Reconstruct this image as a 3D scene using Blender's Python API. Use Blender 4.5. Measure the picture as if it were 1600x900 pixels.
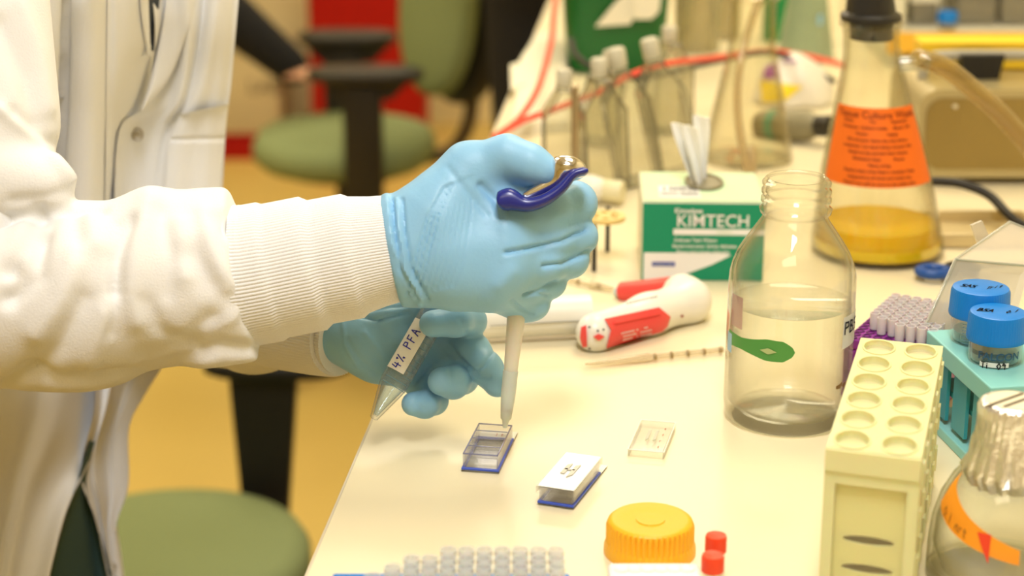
import bpy, bmesh, math, random
import numpy as np
from mathutils import Vector, Matrix
from mathutils.bvhtree import BVHTree
random.seed(7)
for o in list(bpy.data.objects): bpy.data.objects.remove(o)
S = bpy.context.scene
# ---------------------------------------------------------------- camera, light, exposure
F = 3000.0; PITCH = math.radians(18); CZ = 1.30; T = 0.90        # focal px, pitch, camera height, bench height
cd = bpy.data.cameras.new('camera'); cam = bpy.data.objects.new('camera', cd); S.collection.objects.link(cam)
cam.location = (0, 0, CZ); cam.rotation_euler = (math.pi/2-PITCH, 0, 0)
cd.sensor_width = 36; cd.lens = 36*F/1600; cd.clip_start = .01; cd.clip_end = 50
cd.dof.use_dof = True; cd.dof.focus_distance = 1.0; cd.dof.aperture_fstop = 6.5
S.camera = cam
S.view_settings.view_transform = 'Standard'; S.view_settings.look = 'None'
S.view_settings.gamma = 1; S.view_settings.use_curve_mapping = False
S.view_settings.exposure = 0.08
S.cycles.use_denoising = True
S.cycles.transparent_max_bounces = 32; S.cycles.max_bounces = 16; S.cycles.transmission_bounces = 12
w = bpy.data.worlds.new('world'); S.world = w; w.use_nodes = True
w.node_tree.nodes['Background'].inputs[0].default_value = (1, .83, .55, 1)
w.node_tree.nodes['Background'].inputs[1].default_value = .35
def area(name, loc, target, sx, sy, power, col):
    l = bpy.data.lights.new(name, 'AREA'); l.shape = 'RECTANGLE'; l.size = sx; l.size_y = sy; l.energy = power; l.color = col
    o = bpy.data.objects.new(name, l); S.collection.objects.link(o); o.location = loc
    o.rotation_euler = (Vector(target)-Vector(loc)).to_track_quat('-Z', 'Y').to_euler(); return o
area('flash_softbox', (.02, .30, 2.25), (-.02, 1.0, .95), .30, .5, 15, (.98, .98, 1))
area('ceiling_lamp_bench', (.35, 1.9, 2.66), (.35, 1.9, 0), .6, 1.2, 15, (1, .90, .68))
area('ceiling_lamp_aisle', (-1.2, 3.0, 2.66), (-1.2, 3.0, 0), .6, 1.6, 24, (1, .86, .55))
area('ceiling_lamp_behind', (-.5, -.9, 2.66), (-.5, -.9, 0), 1.2, .6, 1.5, (1, .9, .7))
area('ceiling_lamp_far', (.1, 4.7, 2.66), (.1, 4.7, 0), 1.2, .8, 14, (1, .92, .75))

# ---------------------------------------------------------------- picture <-> place helpers
fw = np.array([0, math.cos(PITCH), -math.sin(PITCH)]); up = np.array([0, math.sin(PITCH), math.cos(PITCH)]); rt = np.array([1., 0, 0])
CAM = np.array([0, 0, CZ])
def ray(px, py): return fw + (px-800)/F*rt - (py-450)/F*up
def atz(px, py, z=T): r = ray(px, py); return CAM + r*(z-CZ)/r[2]
def atd(px, py, d): return CAM + ray(px, py)*d
def aty(px, py, y): r = ray(px, py); return CAM + r*y/r[1]
def proj(P):
    P = np.asarray(P)-CAM; d = P@fw
    return 800+F*(P@rt)/d, 450-F*(P@up)/d, d
def mpp(p): return float((np.asarray(p)-CAM)@fw)/F              # metres per pixel at a point

# ---------------------------------------------------------------- materials
MATS = {}
def nt(name):
    m = bpy.data.materials.new(name); m.use_nodes = True; MATS[name] = m
    return m, m.node_tree.nodes, m.node_tree.links
def mat(name, col, rough=.5, metal=0, bump=0, bscale=200, var=0, vscale=30, spec=.5, sss=0, coat=0, trans=0, ior=1.45, emit=0, sheen=0, alpha=1):
    m, n, l = nt(name); p = n['Principled BSDF']
    p.inputs['Base Color'].default_value = (*col, 1); p.inputs['Roughness'].default_value = rough; p.inputs['Metallic'].default_value = metal
    p.inputs['Specular IOR Level'].default_value = spec; p.inputs['IOR'].default_value = ior
    p.inputs['Coat Weight'].default_value = coat; p.inputs['Coat Roughness'].default_value = .08
    p.inputs['Transmission Weight'].default_value = trans; p.inputs['Sheen Weight'].default_value = sheen; p.inputs['Alpha'].default_value = alpha
    if sss: p.inputs['Subsurface Weight'].default_value = sss; p.inputs['Subsurface Scale'].default_value = .01
    if emit: p.inputs['Emission Color'].default_value = (*col, 1); p.inputs['Emission Strength'].default_value = emit
    tc = n.new('ShaderNodeTexCoord')
    if var or bump:
        ns = n.new('ShaderNodeTexNoise'); ns.inputs['Scale'].default_value = vscale if var else bscale; l.new(tc.outputs['Object'], ns.inputs['Vector'])
    if var:
        mx = n.new('ShaderNodeMix'); mx.data_type = 'RGBA'; mx.inputs[6].default_value = (*[max(0, c*(1-var)) for c in col], 1); mx.inputs[7].default_value = (*[min(1, c*(1+var)) for c in col], 1)
        l.new(ns.outputs['Fac'], mx.inputs[0]); l.new(mx.outputs[2], p.inputs['Base Color'])
    if bump:
        n2 = n.new('ShaderNodeTexNoise'); n2.inputs['Scale'].default_value = bscale; l.new(tc.outputs['Object'], n2.inputs['Vector'])
        b = n.new('ShaderNodeBump'); b.inputs['Strength'].default_value = bump; b.inputs['Distance'].default_value = .001
        l.new(n2.outputs['Fac'], b.inputs['Height']); l.new(b.outputs[0], p.inputs['Normal'])
    return m
def clear(name, tint=(.97, .97, .94), edge=(.5, .5, .4), emin=.02, emax=.7, power=4, rough=.05, gl=1.0):
    """thin clear wall: see-through seen square on, edge coloured where one looks along it, mirror glints by Fresnel"""
    m, n, l = nt(name); out = n['Material Output']; p = n['Principled BSDF']
    p.inputs['Base Color'].default_value = (*edge, 1); p.inputs['Roughness'].default_value = rough
    tr = n.new('ShaderNodeBsdfTransparent'); tr.inputs[0].default_value = (*tint, 1)
    lw = n.new('ShaderNodeLayerWeight'); lw.inputs[0].default_value = .5
    pw = n.new('ShaderNodeMath'); pw.operation = 'POWER'; pw.inputs[1].default_value = power; l.new(lw.outputs['Facing'], pw.inputs[0])
    mr = n.new('ShaderNodeMapRange'); mr.inputs[3].default_value = emin; mr.inputs[4].default_value = emax; l.new(pw.outputs[0], mr.inputs[0])
    mx = n.new('ShaderNodeMixShader'); l.new(mr.outputs[0], mx.inputs[0]); l.new(tr.outputs[0], mx.inputs[1]); l.new(p.outputs[0], mx.inputs[2])
    g = n.new('ShaderNodeBsdfGlossy'); g.inputs['Roughness'].default_value = rough
    fr = n.new('ShaderNodeMath'); fr.operation = 'POWER'; fr.inputs[1].default_value = 5; l.new(lw.outputs['Facing'], fr.inputs[0])
    fm = n.new('ShaderNodeMapRange'); fm.inputs[3].default_value = .035; fm.inputs[4].default_value = .75*gl; l.new(fr.outputs[0], fm.inputs[0])
    m2 = n.new('ShaderNodeMixShader'); l.new(fm.outputs[0], m2.inputs[0]); l.new(mx.outputs[0], m2.inputs[1]); l.new(g.outputs[0], m2.inputs[2])
    l.new(m2.outputs[0], out.inputs[0]); return m

# ---------------------------------------------------------------- mesh builder
class M:
    def __init__(s): s.v = []; s.f = []; s.mi = []; s.c = 0; s.sm = []
    def add(s, verts, faces, smooth=True):
        b = len(s.v); s.v += [tuple(map(float, q)) for q in verts]
        for f in faces: s.f.append(tuple(b+i for i in f)); s.mi.append(s.c); s.sm.append(smooth)
        return s
    def box(s, c, size, R=None, bev=0, seg=3):
        bm = bmesh.new(); bmesh.ops.create_cube(bm, size=1)
        for v in bm.verts: v.co = Vector((v.co.x*size[0], v.co.y*size[1], v.co.z*size[2]))
        if bev: bmesh.ops.bevel(bm, geom=bm.edges[:], offset=min(bev, min(size)*.49), segments=seg, profile=.5, affect='EDGES')
        R = np.eye(3) if R is None else np.array(R)
        vs = [R@np.array(v.co)+np.array(c) for v in bm.verts]; fs = [[v.index for v in f.verts] for f in bm.faces]; bm.free()
        return s.add(vs, fs, bev > 0 and seg > 2)
    def lathe(s, prof, c=(0, 0, 0), R=None, n=48, fn=None, cap=False):
        """prof: (r,z) list"""
        R = np.eye(3) if R is None else np.array(R); c = np.array(c); vs = []; fs = []
        for r, z in prof:
            for k in range(n):
                a = 2*math.pi*k/n; rr = r if fn is None else fn(r, z, a)
                vs.append(R@np.array((rr*math.cos(a), rr*math.sin(a), z))+c)
        for j in range(len(prof)-1):
            for k in range(n):
                k2 = (k+1) % n; fs.append((j*n+k, j*n+k2, (j+1)*n+k2, (j+1)*n+k))
        if cap: fs.append(tuple(range(n))[::-1]); fs.append(tuple((len(prof)-1)*n+k for k in range(n)))
        return s.add(vs, fs)
    def tube(s, path, rad, n=12, disp=None, flat=1.0, cap=True, upv=None, twist=0):
        """swept tube; rad: number or list; disp(t,angle)->extra radius"""
        P = [np.array(p, float) for p in path]; m = len(P); rr = rad if hasattr(rad, '__len__') else [rad]*m
        vs = []; fs = []; prev = None
        for i in range(m):
            t = P[min(i+1, m-1)]-P[max(i-1, 0)]; t = t/np.linalg.norm(t)
            if prev is None:
                a = np.array(upv, float) if upv is not None else (np.array([0, 0, 1.]) if abs(t[2]) < .9 else np.array([1., 0, 0]))
            else: a = prev
            a = a-t*(a@t); a /= np.linalg.norm(a); prev = a; b = np.cross(t, a)
            for k in range(n):
                th = 2*math.pi*k/n; r = rr[i]+(disp(i/(m-1), th) if disp else 0)
                vs.append(P[i]+a*r*math.cos(th)*flat+b*r*math.sin(th))
        for j in range(m-1):
            for k in range(n):
                k2 = (k+1) % n; fs.append((j*n+k, j*n+k2, (j+1)*n+k2, (j+1)*n+k))
        if cap: fs.append(tuple(range(n))[::-1]); fs.append(tuple((m-1)*n+k for k in range(n)))
        return s.add(vs, fs)
    def prism(s, poly, z0, z1, fn=None):
        """poly of (x,y) extruded z0..z1; fn maps a local point to world"""
        n = len(poly); vs = [(x, y, z0) for x, y in poly]+[(x, y, z1) for x, y in poly]
        if fn: vs = [fn(v) for v in vs]
        return s.add(vs, [tuple(range(n))[::-1], tuple(range(n, 2*n))]+[(i, (i+1) % n, n+(i+1) % n, n+i) for i in range(n)], False)
    def grid(s, G, thick=0, dirv=None):
        """G: rows of points; thick closes it into a sheet with thickness along dirv"""
        G = np.array(G, float); a, b = G.shape[:2]; vs = G.reshape(-1, 3); fs = [(i*b+j, i*b+j+1, (i+1)*b+j+1, (i+1)*b+j) for i in range(a-1) for j in range(b-1)]
        if thick:
            d = np.array(dirv, float); d /= np.linalg.norm(d); N = a*b
            fs2 = [tuple(N+k for k in f[::-1]) for f in fs]
            rim = [j for j in range(b)]+[i*b+b-1 for i in range(1, a)]+[(a-1)*b+j for j in range(b-2, -1, -1)]+[i*b for i in range(a-2, 0, -1)]
            fr = [(rim[k], N+rim[k], N+rim[(k+1) % len(rim)], rim[(k+1) % len(rim)]) for k in range(len(rim))]
            return s.add(np.vstack([vs, vs+d*thick]), fs+fs2+fr)
        return s.add(vs, fs)
def smooth_path(pts, n=8):
    P = [np.array(p, float) for p in pts]; out = []
    for i in range(len(P)-1):
        p0 = P[max(i-1, 0)]; p1 = P[i]; p2 = P[i+1]; p3 = P[min(i+2, len(P)-1)]
        for k in range(n):
            t = k/n; out.append(.5*((2*p1)+(-p0+p2)*t+(2*p0-5*p1+4*p2-p3)*t*t+(-p0+3*p1-3*p2+p3)*t**3))
    out.append(P[-1]); return out
def rotz(a): c, s = math.cos(a), math.sin(a); return np.array([[c, -s, 0], [s, c, 0], [0, 0, 1]])
def basis(z, x=(1, 0, 0)):
    z = np.array(z, float); z /= np.linalg.norm(z); x = np.array(x, float); x = x-z*(x@z)
    x /= np.linalg.norm(x); return np.stack([x, np.cross(z, x), z], 1)
ORG = {}
def tag(o, label=None, cat=None, group=None, kind=None):
    if label: o['label'] = label
    if cat: o['category'] = cat
    if group: o['group'] = group
    if kind: o['kind'] = kind
    return o
def thing(name, label, cat, loc, group=None):
    o = bpy.data.objects.new(name, None); o.empty_display_size = .02; S.collection.objects.link(o); o.location = Vector([float(q) for q in loc])
    ORG[o] = np.array(loc, float); return tag(o, label, cat, group)
def mk(name, m, mats, parent=None, loc=None, label=None, recalc=True):
    org = np.array(loc, float) if loc is not None else (ORG[parent] if parent is not None else np.zeros(3))
    me = bpy.data.meshes.new(name); V = np.array(m.v)-org
    me.from_pydata([tuple(q) for q in V], [], m.f)
    for mm in (mats if isinstance(mats, (list, tuple)) else [mats]): me.materials.append(mm)
    me.polygons.foreach_set('material_index', m.mi); me.polygons.foreach_set('use_smooth', m.sm)
    if recalc and len(m.v) < 200000:
        bm = bmesh.new(); bm.from_mesh(me); bmesh.ops.recalc_face_normals(bm, faces=bm.faces); bm.to_mesh(me); bm.free()
    me.update(); o = bpy.data.objects.new(name, me); S.collection.objects.link(o)
    if any(m.sm):
        try: me.set_sharp_from_angle(angle=math.radians(50))
        except Exception: pass
    if parent is not None: o.parent = parent; ORG[o] = ORG[parent]
    else: o.location = Vector([float(q) for q in org]); ORG[o] = org
    if label: o['label'] = label
    return o
def solo(name, m, mats, label, cat, loc, group=None): return tag(mk(name, m, mats, None, loc), label, cat, group)
def struct(name, m, mats): o = mk(name, m, mats, None, (0, 0, 0)); o['kind'] = 'structure'; return o
def copy_tree(o, parent=None):
    c = o.copy(); S.collection.objects.link(c); c.parent = parent
    for ch in list(o.children): copy_tree(ch, c)
    return c
def zat(py, y): return float(aty(800, py, y)[2])
def xat(px, y, z): return (px-800)/F*(y*math.cos(PITCH)+(CZ-z)*math.sin(PITCH))
def shell(prof_out, th, zin=None):
    """closed vessel profile open at the top: outside up, inside down"""
    inn = [(max(r-th, .0004), z) for r, z in prof_out if r > th*1.1]
    inn = [(r, max(z, prof_out[0][1]+th)) for r, z in inn]
    return [(.0002, prof_out[0][1])]+prof_out+inn[::-1]+[(.0002, inn[0][1])]

def text_geo(m, txt, size, fn, bold=0):
    c = bpy.data.curves.new('t', 'FONT'); c.body = txt; c.size = size; c.align_x = 'CENTER'; c.align_y = 'CENTER'; c.offset = bold; c.resolution_u = 3
    o = bpy.data.objects.new('t', c); S.collection.objects.link(o)
    me = bpy.data.meshes.new_from_object(o.evaluated_get(bpy.context.evaluated_depsgraph_get()))
    m.add([fn(v.co.x, v.co.y) for v in me.vertices], [tuple(p.vertices) for p in me.polygons], False)
    bpy.data.objects.remove(o); bpy.data.curves.remove(c); bpy.data.meshes.remove(me)
GL = {'P': [[(0, 0), (.05, 1)], [(.05, 1), (.5, .95), (.55, .6), (.05, .5)]], 'B': [[(0, 0), (.05, 1)], [(.05, 1), (.45, .9), (.4, .6), (.05, .55)], [(.05, .55), (.55, .4), (.5, .05), (0, 0)]],
      'S': [[(.6, .95), (.15, .9), (.1, .6), (.5, .4), (.45, .05), (0, 0)]], '4': [[(.15, 1), (0, .4), (.6, .4)], [(.45, .8), (.4, 0)]], '%': [[(.6, 1), (.1, 0)], [(.05, .85), (.2, .9), (.15, .7), (.05, .85)], [(.5, .2), (.62, .2), (.6, .05), (.5, .2)]],
      'F': [[(0, 0), (.1, 1), (.6, 1)], [(.05, .5), (.45, .52)]], 'A': [[(0, 0), (.35, 1), (.6, 0)], [(.12, .4), (.55, .4)]], 'T': [[(0, 1), (.6, 1)], [(.3, 1), (.28, 0)]], 'r': [[(0, 0), (.05, .6), (.35, .6)]],
      'i': [[(.1, 0), (.1, .55)], [(.1, .8), (.12, .85)]], 't': [[(.2, .9), (.15, .1), (.35, 0)], [(0, .6), (.4, .6)]], 'o': [[(.2, .6), (0, .3), (.2, 0), (.45, .3), (.2, .6)]], 'n': [[(0, 0), (.05, .6)], [(.05, .45), (.35, .6), (.4, 0)]],
      '0': [[(.3, 1), (0, .5), (.3, 0), (.6, .5), (.3, 1)]], '.': [[(.1, 0), (.15, .05)]], '1': [[(.2, 1), (.2, 0)]], '9': [[(.5, .7), (.2, 1), (.05, .65), (.45, .6), (.5, .7), (.4, 0)]], ' ': []}
def hand(m, txt, size, fn, wd=.09, gap=.85):
    x = 0; tot = len(txt)*gap*size
    for ch in txt:
        for st in GL.get(ch, []):
            st = [tuple(np.array(p_)+(np.array(q_)-np.array(p_))*k_/4) for p_, q_ in zip(st[:-1], st[1:]) for k_ in range(4)]+[st[-1]]
            for (a, b) in zip(st[:-1], st[1:]):
                A = np.array(a)*size+(x-tot/2, -size/2); B = np.array(b)*size+(x-tot/2, -size/2); d = B-A; L = np.linalg.norm(d)+1e-9
                nn = np.array([-d[1], d[0]])/L*wd*size; e = d/L*wd*size*.6
                m.add([fn(*q) for q in (A-nn-e, A+nn-e, B+nn+e, B-nn+e)], [(0, 1, 2, 3)], False)
        x += gap*size
def cyl_map(c, r, z0, a0=-math.pi/2, off=.0004):
    """flat (u,v) -> on a vertical cylinder; a0 faces the camera"""
    def fn(u, v):
        a = a0+u/r; return (c[0]+(r+off)*math.cos(a), c[1]+(r+off)*math.sin(a), c[2]+z0+v)
    return fn

# ---------------------------------------------------------------- signed distance modelling for bodies and cloth
def cone(P, a, b, r1, r2):
    a = np.asarray(a, np.float32); b = np.asarray(b, np.float32); ba = b-a; pa = P-a
    t = np.clip((pa@ba)/(ba@ba), 0, 1)[..., None]
    return np.linalg.norm(pa-t*ba, axis=-1)-(r1+(r2-r1)*t[..., 0])
def ell(P, c, R, rad):
    q = (P-np.asarray(c, np.float32))@np.asarray(R, np.float32); rad = np.asarray(rad, np.float32)
    k0 = np.linalg.norm(q/rad, axis=-1); k1 = np.linalg.norm(q/rad**2, axis=-1)+1e-6; return k0*(k0-1)/k1
def smin(a, b, k):
    h = np.clip(.5+.5*(b-a)/k, 0, 1); return b*(1-h)+a*h-k*h*(1-h)
def smax(a, b, k): return -smin(-a, -b, k)
def sdf_mesh(fn, lo, hi, res):
    lo = np.array(lo, np.float32); hi = np.array(hi, np.float32); n = np.ceil((hi-lo)/res).astype(int)+1
    ax = [lo[i]+np.arange(n[i], dtype=np.float32)*res for i in range(3)]
    D = np.empty(tuple(n), np.float32)
    for i in range(0, n[0], 16):
        g = np.stack(np.meshgrid(ax[0][i:i+16], ax[1], ax[2], indexing='ij'), -1); D[i:i+16] = fn(g)
    s = D < 0; c = [s[i:n[0]-1+i, j:n[1]-1+j, k:n[2]-1+k] for i in (0, 1) for j in (0, 1) for k in (0, 1)]
    sm_ = sum(q.astype(np.int8) for q in c); act = (sm_ > 0) & (sm_ < 8); I = np.argwhere(act)
    idx = -np.ones(act.shape, int); idx[act] = np.arange(len(I))
    acc = np.zeros((len(I), 3)); cnt = np.zeros(len(I)); co = np.array([(i, j, k) for i in (0, 1) for j in (0, 1) for k in (0, 1)])
    for a in range(8):
        for b in range(a+1, 8):
            if abs(co[a]-co[b]).sum() != 1: continue
            A = I+co[a]; B = I+co[b]; da = D[tuple(A.T)]; db = D[tuple(B.T)]; m = (da < 0) != (db < 0)
            t = np.where(m, da/(da-db+1e-12), 0)[:, None]; acc += np.where(m[:, None], A+(B-A)*t, 0); cnt += m
    V = acc/cnt[:, None]*res+lo; Fs = []
    for axn in range(3):
        sl0 = [slice(None)]*3; sl1 = [slice(None)]*3; sl0[axn] = slice(0, -1); sl1[axn] = slice(1, None)
        e = s[tuple(sl0)] != s[tuple(sl1)]; E = np.argwhere(e); o1, o2 = [(1, 2), (2, 0), (0, 1)][axn]
        ok = (E[:, o1] > 0) & (E[:, o2] > 0) & (E[:, o1] < n[o1]-1) & (E[:, o2] < n[o2]-1); E = E[ok]
        inside = s[tuple(E.T)]; u = np.zeros(3, int); u[o1] = 1; v = np.zeros(3, int); v[o2] = 1
        q = np.stack([idx[tuple((E-u-v).T)], idx[tuple((E-v).T)], idx[tuple(E.T)], idx[tuple((E-u).T)]], 1)
        q = np.where(inside[:, None], q, q[:, ::-1]); Fs.append(q)
    return V, np.vstack(Fs)
def normals(V, Q):
    N = np.zeros_like(V); fnm = np.cross(V[Q[:, 2]]-V[Q[:, 0]], V[Q[:, 3]]-V[Q[:, 1]])
    for k in range(4): np.add.at(N, Q[:, k], fnm)
    return N/(np.linalg.norm(N, axis=1)[:, None]+1e-12)
def relax(V, Q, it=2, lam=.5):
    for _ in range(it):
        A = np.zeros_like(V); C = np.zeros(len(V))
        for k in range(4):
            np.add.at(A, Q[:, k], V[Q[:, (k+1) % 4]]); np.add.at(C, Q[:, k], 1); np.add.at(A, Q[:, (k+1) % 4], V[Q[:, k]]); np.add.at(C, Q[:, (k+1) % 4], 1)
        V = V+(A/C[:, None]-V)*lam
    return V
def seg_dist(X, Y, pts):
    d = np.full(X.shape, 1e9)
    for (x0, y0), (x1, y1) in zip(pts[:-1], pts[1:]):
        dx, dy = x1-x0, y1-y0; t = np.clip(((X-x0)*dx+(Y-y0)*dy)/(dx*dx+dy*dy+1e-9), 0, 1); d = np.minimum(d, np.hypot(X-x0-t*dx, Y-y0-t*dy))
    return d
def folds(V, Q, L, facing=True):
    """L: (points, width, amplitude m) ridges (+) and creases (-) pressed along the surface normal"""
    N = normals(V, Q); X, Y, d = proj(V); A = np.zeros(len(V)); m = 1.0
    if facing: vd = (V-CAM); vd /= np.linalg.norm(vd, axis=1)[:, None]; m = np.clip(-(N*vd).sum(1)*1.6+.4, 0, 1)
    for pts, wd, am in L: A += am*np.exp(-(seg_dist(X, Y, pts)/wd)**2)
    return V+N*(A*m)[:, None]
def qm(V, Q): m = M(); m.v = [tuple(q) for q in V.tolist()]; m.f = [tuple(q) for q in Q.tolist()]; m.mi = [0]*len(Q); m.sm = [True]*len(Q); return m

# ================================================================ THE ROOM
m_floor = mat('floor_vinyl', (.62, .45, .13), .35, var=.06, vscale=3, spec=.35)
m_wall = mat('wall_paint', (.80, .71, .44), .7, var=.03, vscale=4)
m_ceil = mat('ceiling_board', (.8, .78, .72), .8, bump=.3, bscale=60)
m_bench = mat('bench_laminate', (.79, .70, .47), .30, var=.012, vscale=14, spec=.45)
m_edge = mat('bench_edge', (.62, .56, .42), .4)
m_lampglass = mat('lamp_diffuser', (1, .87, .62), .5, emit=4)
m_white = mat('white_plastic', (.80, .78, .70), .35)
X0, X1, Y0, Y1, H = -3.0, 1.25, -1.6, 5.6, 2.75
for nm, c, sz, mm in (('floor', ((X0+X1)/2, (Y0+Y1)/2, -.05), (X1-X0, Y1-Y0, .1), m_floor), ('ceiling', ((X0+X1)/2, (Y0+Y1)/2, H+.05), (X1-X0, Y1-Y0, .1), m_ceil),
                      ('wall_back', ((X0+X1)/2, Y1+.05, H/2), (X1-X0, .1, H), m_wall), ('wall_front', ((X0+X1)/2, Y0-.05, H/2), (X1-X0, .1, H), m_wall),
                      ('wall_left', (X0-.05, (Y0+Y1)/2, H/2), (.1, Y1-Y0, H), m_wall), ('wall_right', (X1+.05, (Y0+Y1)/2, H/2), (.1, Y1-Y0, H), m_wall)):
    struct(nm, M().box(c, sz), mm)
for k, (x, y, sx, sy, d) in enumerate(((.35, 1.9, .6, 1.2, 'over the bench'), (-1.2, 3.0, .6, 1.6, 'over the aisle with the chairs'), (-.5, -.9, 1.2, .6, 'behind the viewpoint'), (.1, 4.7, 1.2, .8, 'at the far end of the room'))):
    t = thing('ceiling_light', 'flush white ceiling light '+d, 'ceiling light', (x, y, H), 'ceiling lights')
    m = M()
    for s in (-1, 1): m.box((x+s*sx/2, y, H-.02), (.02, sy+.02, .04)); m.box((x, y+s*sy/2, H-.02), (sx, .02, .04))
    mk('frame', m, m_white, t); mk('diffuser', M().box((x, y, H-.01), (sx-.02, sy-.02, .012)), m_lampglass, t)

# the bench: left edge runs along one line of the floor plan
e0 = atz(478, 900); e1 = atz(588, 640); ed = (e1-e0)/(e1[1]-e0[1])
def edge_x(y): return e0[0]+ed[0]*(y-e0[1])
ya, yb = .45, 2.9
t = thing('lab_bench', 'long cream laminate lab bench with everything standing on it', 'bench', (.5, 1.6, 0))
poly = [(edge_x(ya), ya), (1.24, ya), (1.24, yb), (edge_x(yb), yb)]
mk('worktop', M().prism(poly, T-.035, T-.0015), m_bench, t)
bm = bmesh.new(); m = M()
mk('worktop_surface', M().prism([(x+.0006, y) if x < 1 else (x, y) for x, y in poly], T-.0015, T), m_bench, t)
mk('edge_band', M().prism([(edge_x(ya)-.0012, ya), (edge_x(ya), ya), (edge_x(yb), yb), (edge_x(yb)-.0012, yb)], T-.034, T-.0012), m_edge, t)
m_cab = mat('cabinet_laminate', (.62, .55, .4), .5)
for k in range(3):
    y0 = ya+.1+k*.8; xx = edge_x(yb)+.28
    c = mk('cabinet', M().box(((xx+1.22)/2, y0+.37, .46), (1.22-xx, .74, .80)), m_cab, t)
    mk('cabinet_door', M().box((xx-.01, y0+.37, .48), (.02, .70, .72), bev=.004), m_cab, c)
    mk('handle', M().tube([(xx-.02, y0+.3, .75), (xx-.045, y0+.3, .75), (xx-.045, y0+.44, .75), (xx-.02, y0+.44, .75)], .005), mat('steel%d' % k, (.6, .6, .6), .3, 1), c)
mk('plinth', M().box(((edge_x(yb)+.3+1.22)/2, (ya+yb)/2, .03), (1.22-edge_x(yb)-.3, yb-ya-.2, .06)), m_cab, t)

# ================================================================ THE SCIENTIST
m_coat = mat('white_cotton', (.81, .805, .79), .85, bump=.25, bscale=900, sheen=.15)
m_knit = mat('white_rib_knit', (.82, .815, .81), .9, bump=.3, bscale=1500, sheen=.2)
m_glove = mat('blue_nitrile', (.26, .52, .76), .42, bump=.1, bscale=500, spec=.45, sss=.05)
m_skin = mat('skin', (.62, .33, .20), .5, sss=.1)
m_pants = mat('teal_trousers', (.05, .11, .11), .8, bump=.3, bscale=500)
m_shirt = mat('dark_shirt', (.035, .045, .06), .8)
m_snap = mat('snap_metal', (.42, .38, .30), .3, 1)
HX, HY = -.375, 1.19                                             # body axis
def A3(px, py, d): return atd(px, py, d).astype(np.float32)
def body_shift(z): return np.array([np.interp(z, [.5, .8, 1.0, 1.15, 1.4], [-.078, -.078, -.036, .015, .04]), 0, 0])
C45 = math.cos(math.radians(42)); S45 = math.sin(math.radians(42))
SH = np.array([C45, S45, 0]); NF = np.array([S45, -C45, 0])       # shoulder axis, chest normal
TC = lambda z: np.array([HX, HY, z])+body_shift(z)
rs = TC(1.36)-SH*.17; ls = TC(1.36)+SH*.06+np.array([-.01, .12, 0])
hipR = TC(.82)-SH*.09; hipL = TC(.82)+SH*.09
RE = A3(-30, 470, .985); RW = A3(612, 388, .985); LE = A3(200, 474, 1.41); LW = A3(545, 525, 1.045)
def body(P):
    d = cone(P, TC(.88), TC(1.2), .105, .115); d = smin(d, cone(P, TC(1.2)-SH*.08, TC(1.33)-SH*.04, .10, .09), .05); d = smin(d, cone(P, TC(1.2)+SH*.05, TC(1.33)+SH*.03, .09, .08), .05)
    d = smin(d, cone(P, TC(1.33), TC(1.52)+NF*.03, .06, .055), .04)
    hd = TC(1.63)+NF*.05; d = smin(d, ell(P, hd, np.stack([SH, NF, [0, 0, 1]], 1), (.075, .095, .115)), .02)
    d = smin(d, cone(P, hd+NF*.09+[0, 0, -.005], hd+NF*.105+[0, 0, -.03], .009, .014), .012)          # nose
    for s in (-1, 1): d = smin(d, ell(P, hd+SH*.075*s+[0, 0, -.01], np.stack([SH, NF, [0, 0, 1]], 1), (.012, .02, .032)), .008)
    d = smin(d, cone(P, rs, RE, .05, .04), .04); d = smin(d, cone(P, RE, RW, .038, .0255), .01); d = smin(d, cone(P, RW, A3(665, 380, .983), .0255, .024), .01)
    d = smin(d, cone(P, ls, LE, .038, .034), .04); d = smin(d, cone(P, LE, LW, .034, .012), .01)
    for h in (hipR, hipL):
        k = h*[1, 1, 0]+NF*.03+[0, 0, .47]; a = h*[1, 1, 0]+[0, 0, .09]
        d = smin(d, cone(P, h, k, .075, .05), .03); d = smin(d, cone(P, k, a, .05, .035), .02); d = smin(d, cone(P, a+[0, 0, -.05], a+NF*.16+[0, 0, -.055], .033, .026), .02)
    return d
root = thing('person', 'person in a white lab coat and blue gloves holding a pipette and a tube', 'person', (HX, HY, 0))
V, Q = sdf_mesh(body, (-.75, .8, 0), (.0, 1.5, 1.8), .008); mk('body', qm(relax(V, Q, 1), Q), m_skin, root, recalc=False)
hd = TC(1.63)+NF*.05
V, Q = sdf_mesh(lambda P: smax(ell(P, hd+[0, 0, .012]-NF*.01, np.stack([SH, NF, [0, 0, 1]], 1), (.084, .102, .118)), -ell(P, hd+NF*.09+[0, 0, -.045], np.stack([SH, NF, [0, 0, 1]], 1), (.075, .09, .095)), .01), hd-.14, hd+.14, .006)
mk('hair', qm(V, Q), mat('dark_hair', (.03, .02, .012), .6, bump=.6, bscale=150), root, recalc=False)
m_eye = mat('eye_white', (.7, .7, .7), .2)
for s in (-1, 1): mk('eye', M().lathe([(.0001, -.012), (.008, -.009), (.012, 0), (.008, .009), (.0001, .012)], hd+NF*.078+SH*.03*s+[0, 0, .008], n=16), m_eye, root)
mk('lips', M().tube([hd+NF*.088+SH*.02*s+[0, 0, -.062] for s in (-1, 0, 1)], .006), mat('lips', (.5, .18, .14), .5), root)
def trous(P):
    d = cone(P, TC(.80), TC(.95), .12, .115)
    for h in (hipR, hipL):
        k = h*[1, 1, 0]+NF*.03+[0, 0, .47]; a = h*[1, 1, 0]+[0, 0, .07]; d = smin(d, cone(P, h, k, .088, .065), .03); d = smin(d, cone(P, k, a, .065, .055), .03)
    return smax(d, .02-P[..., 2], .005)
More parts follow.
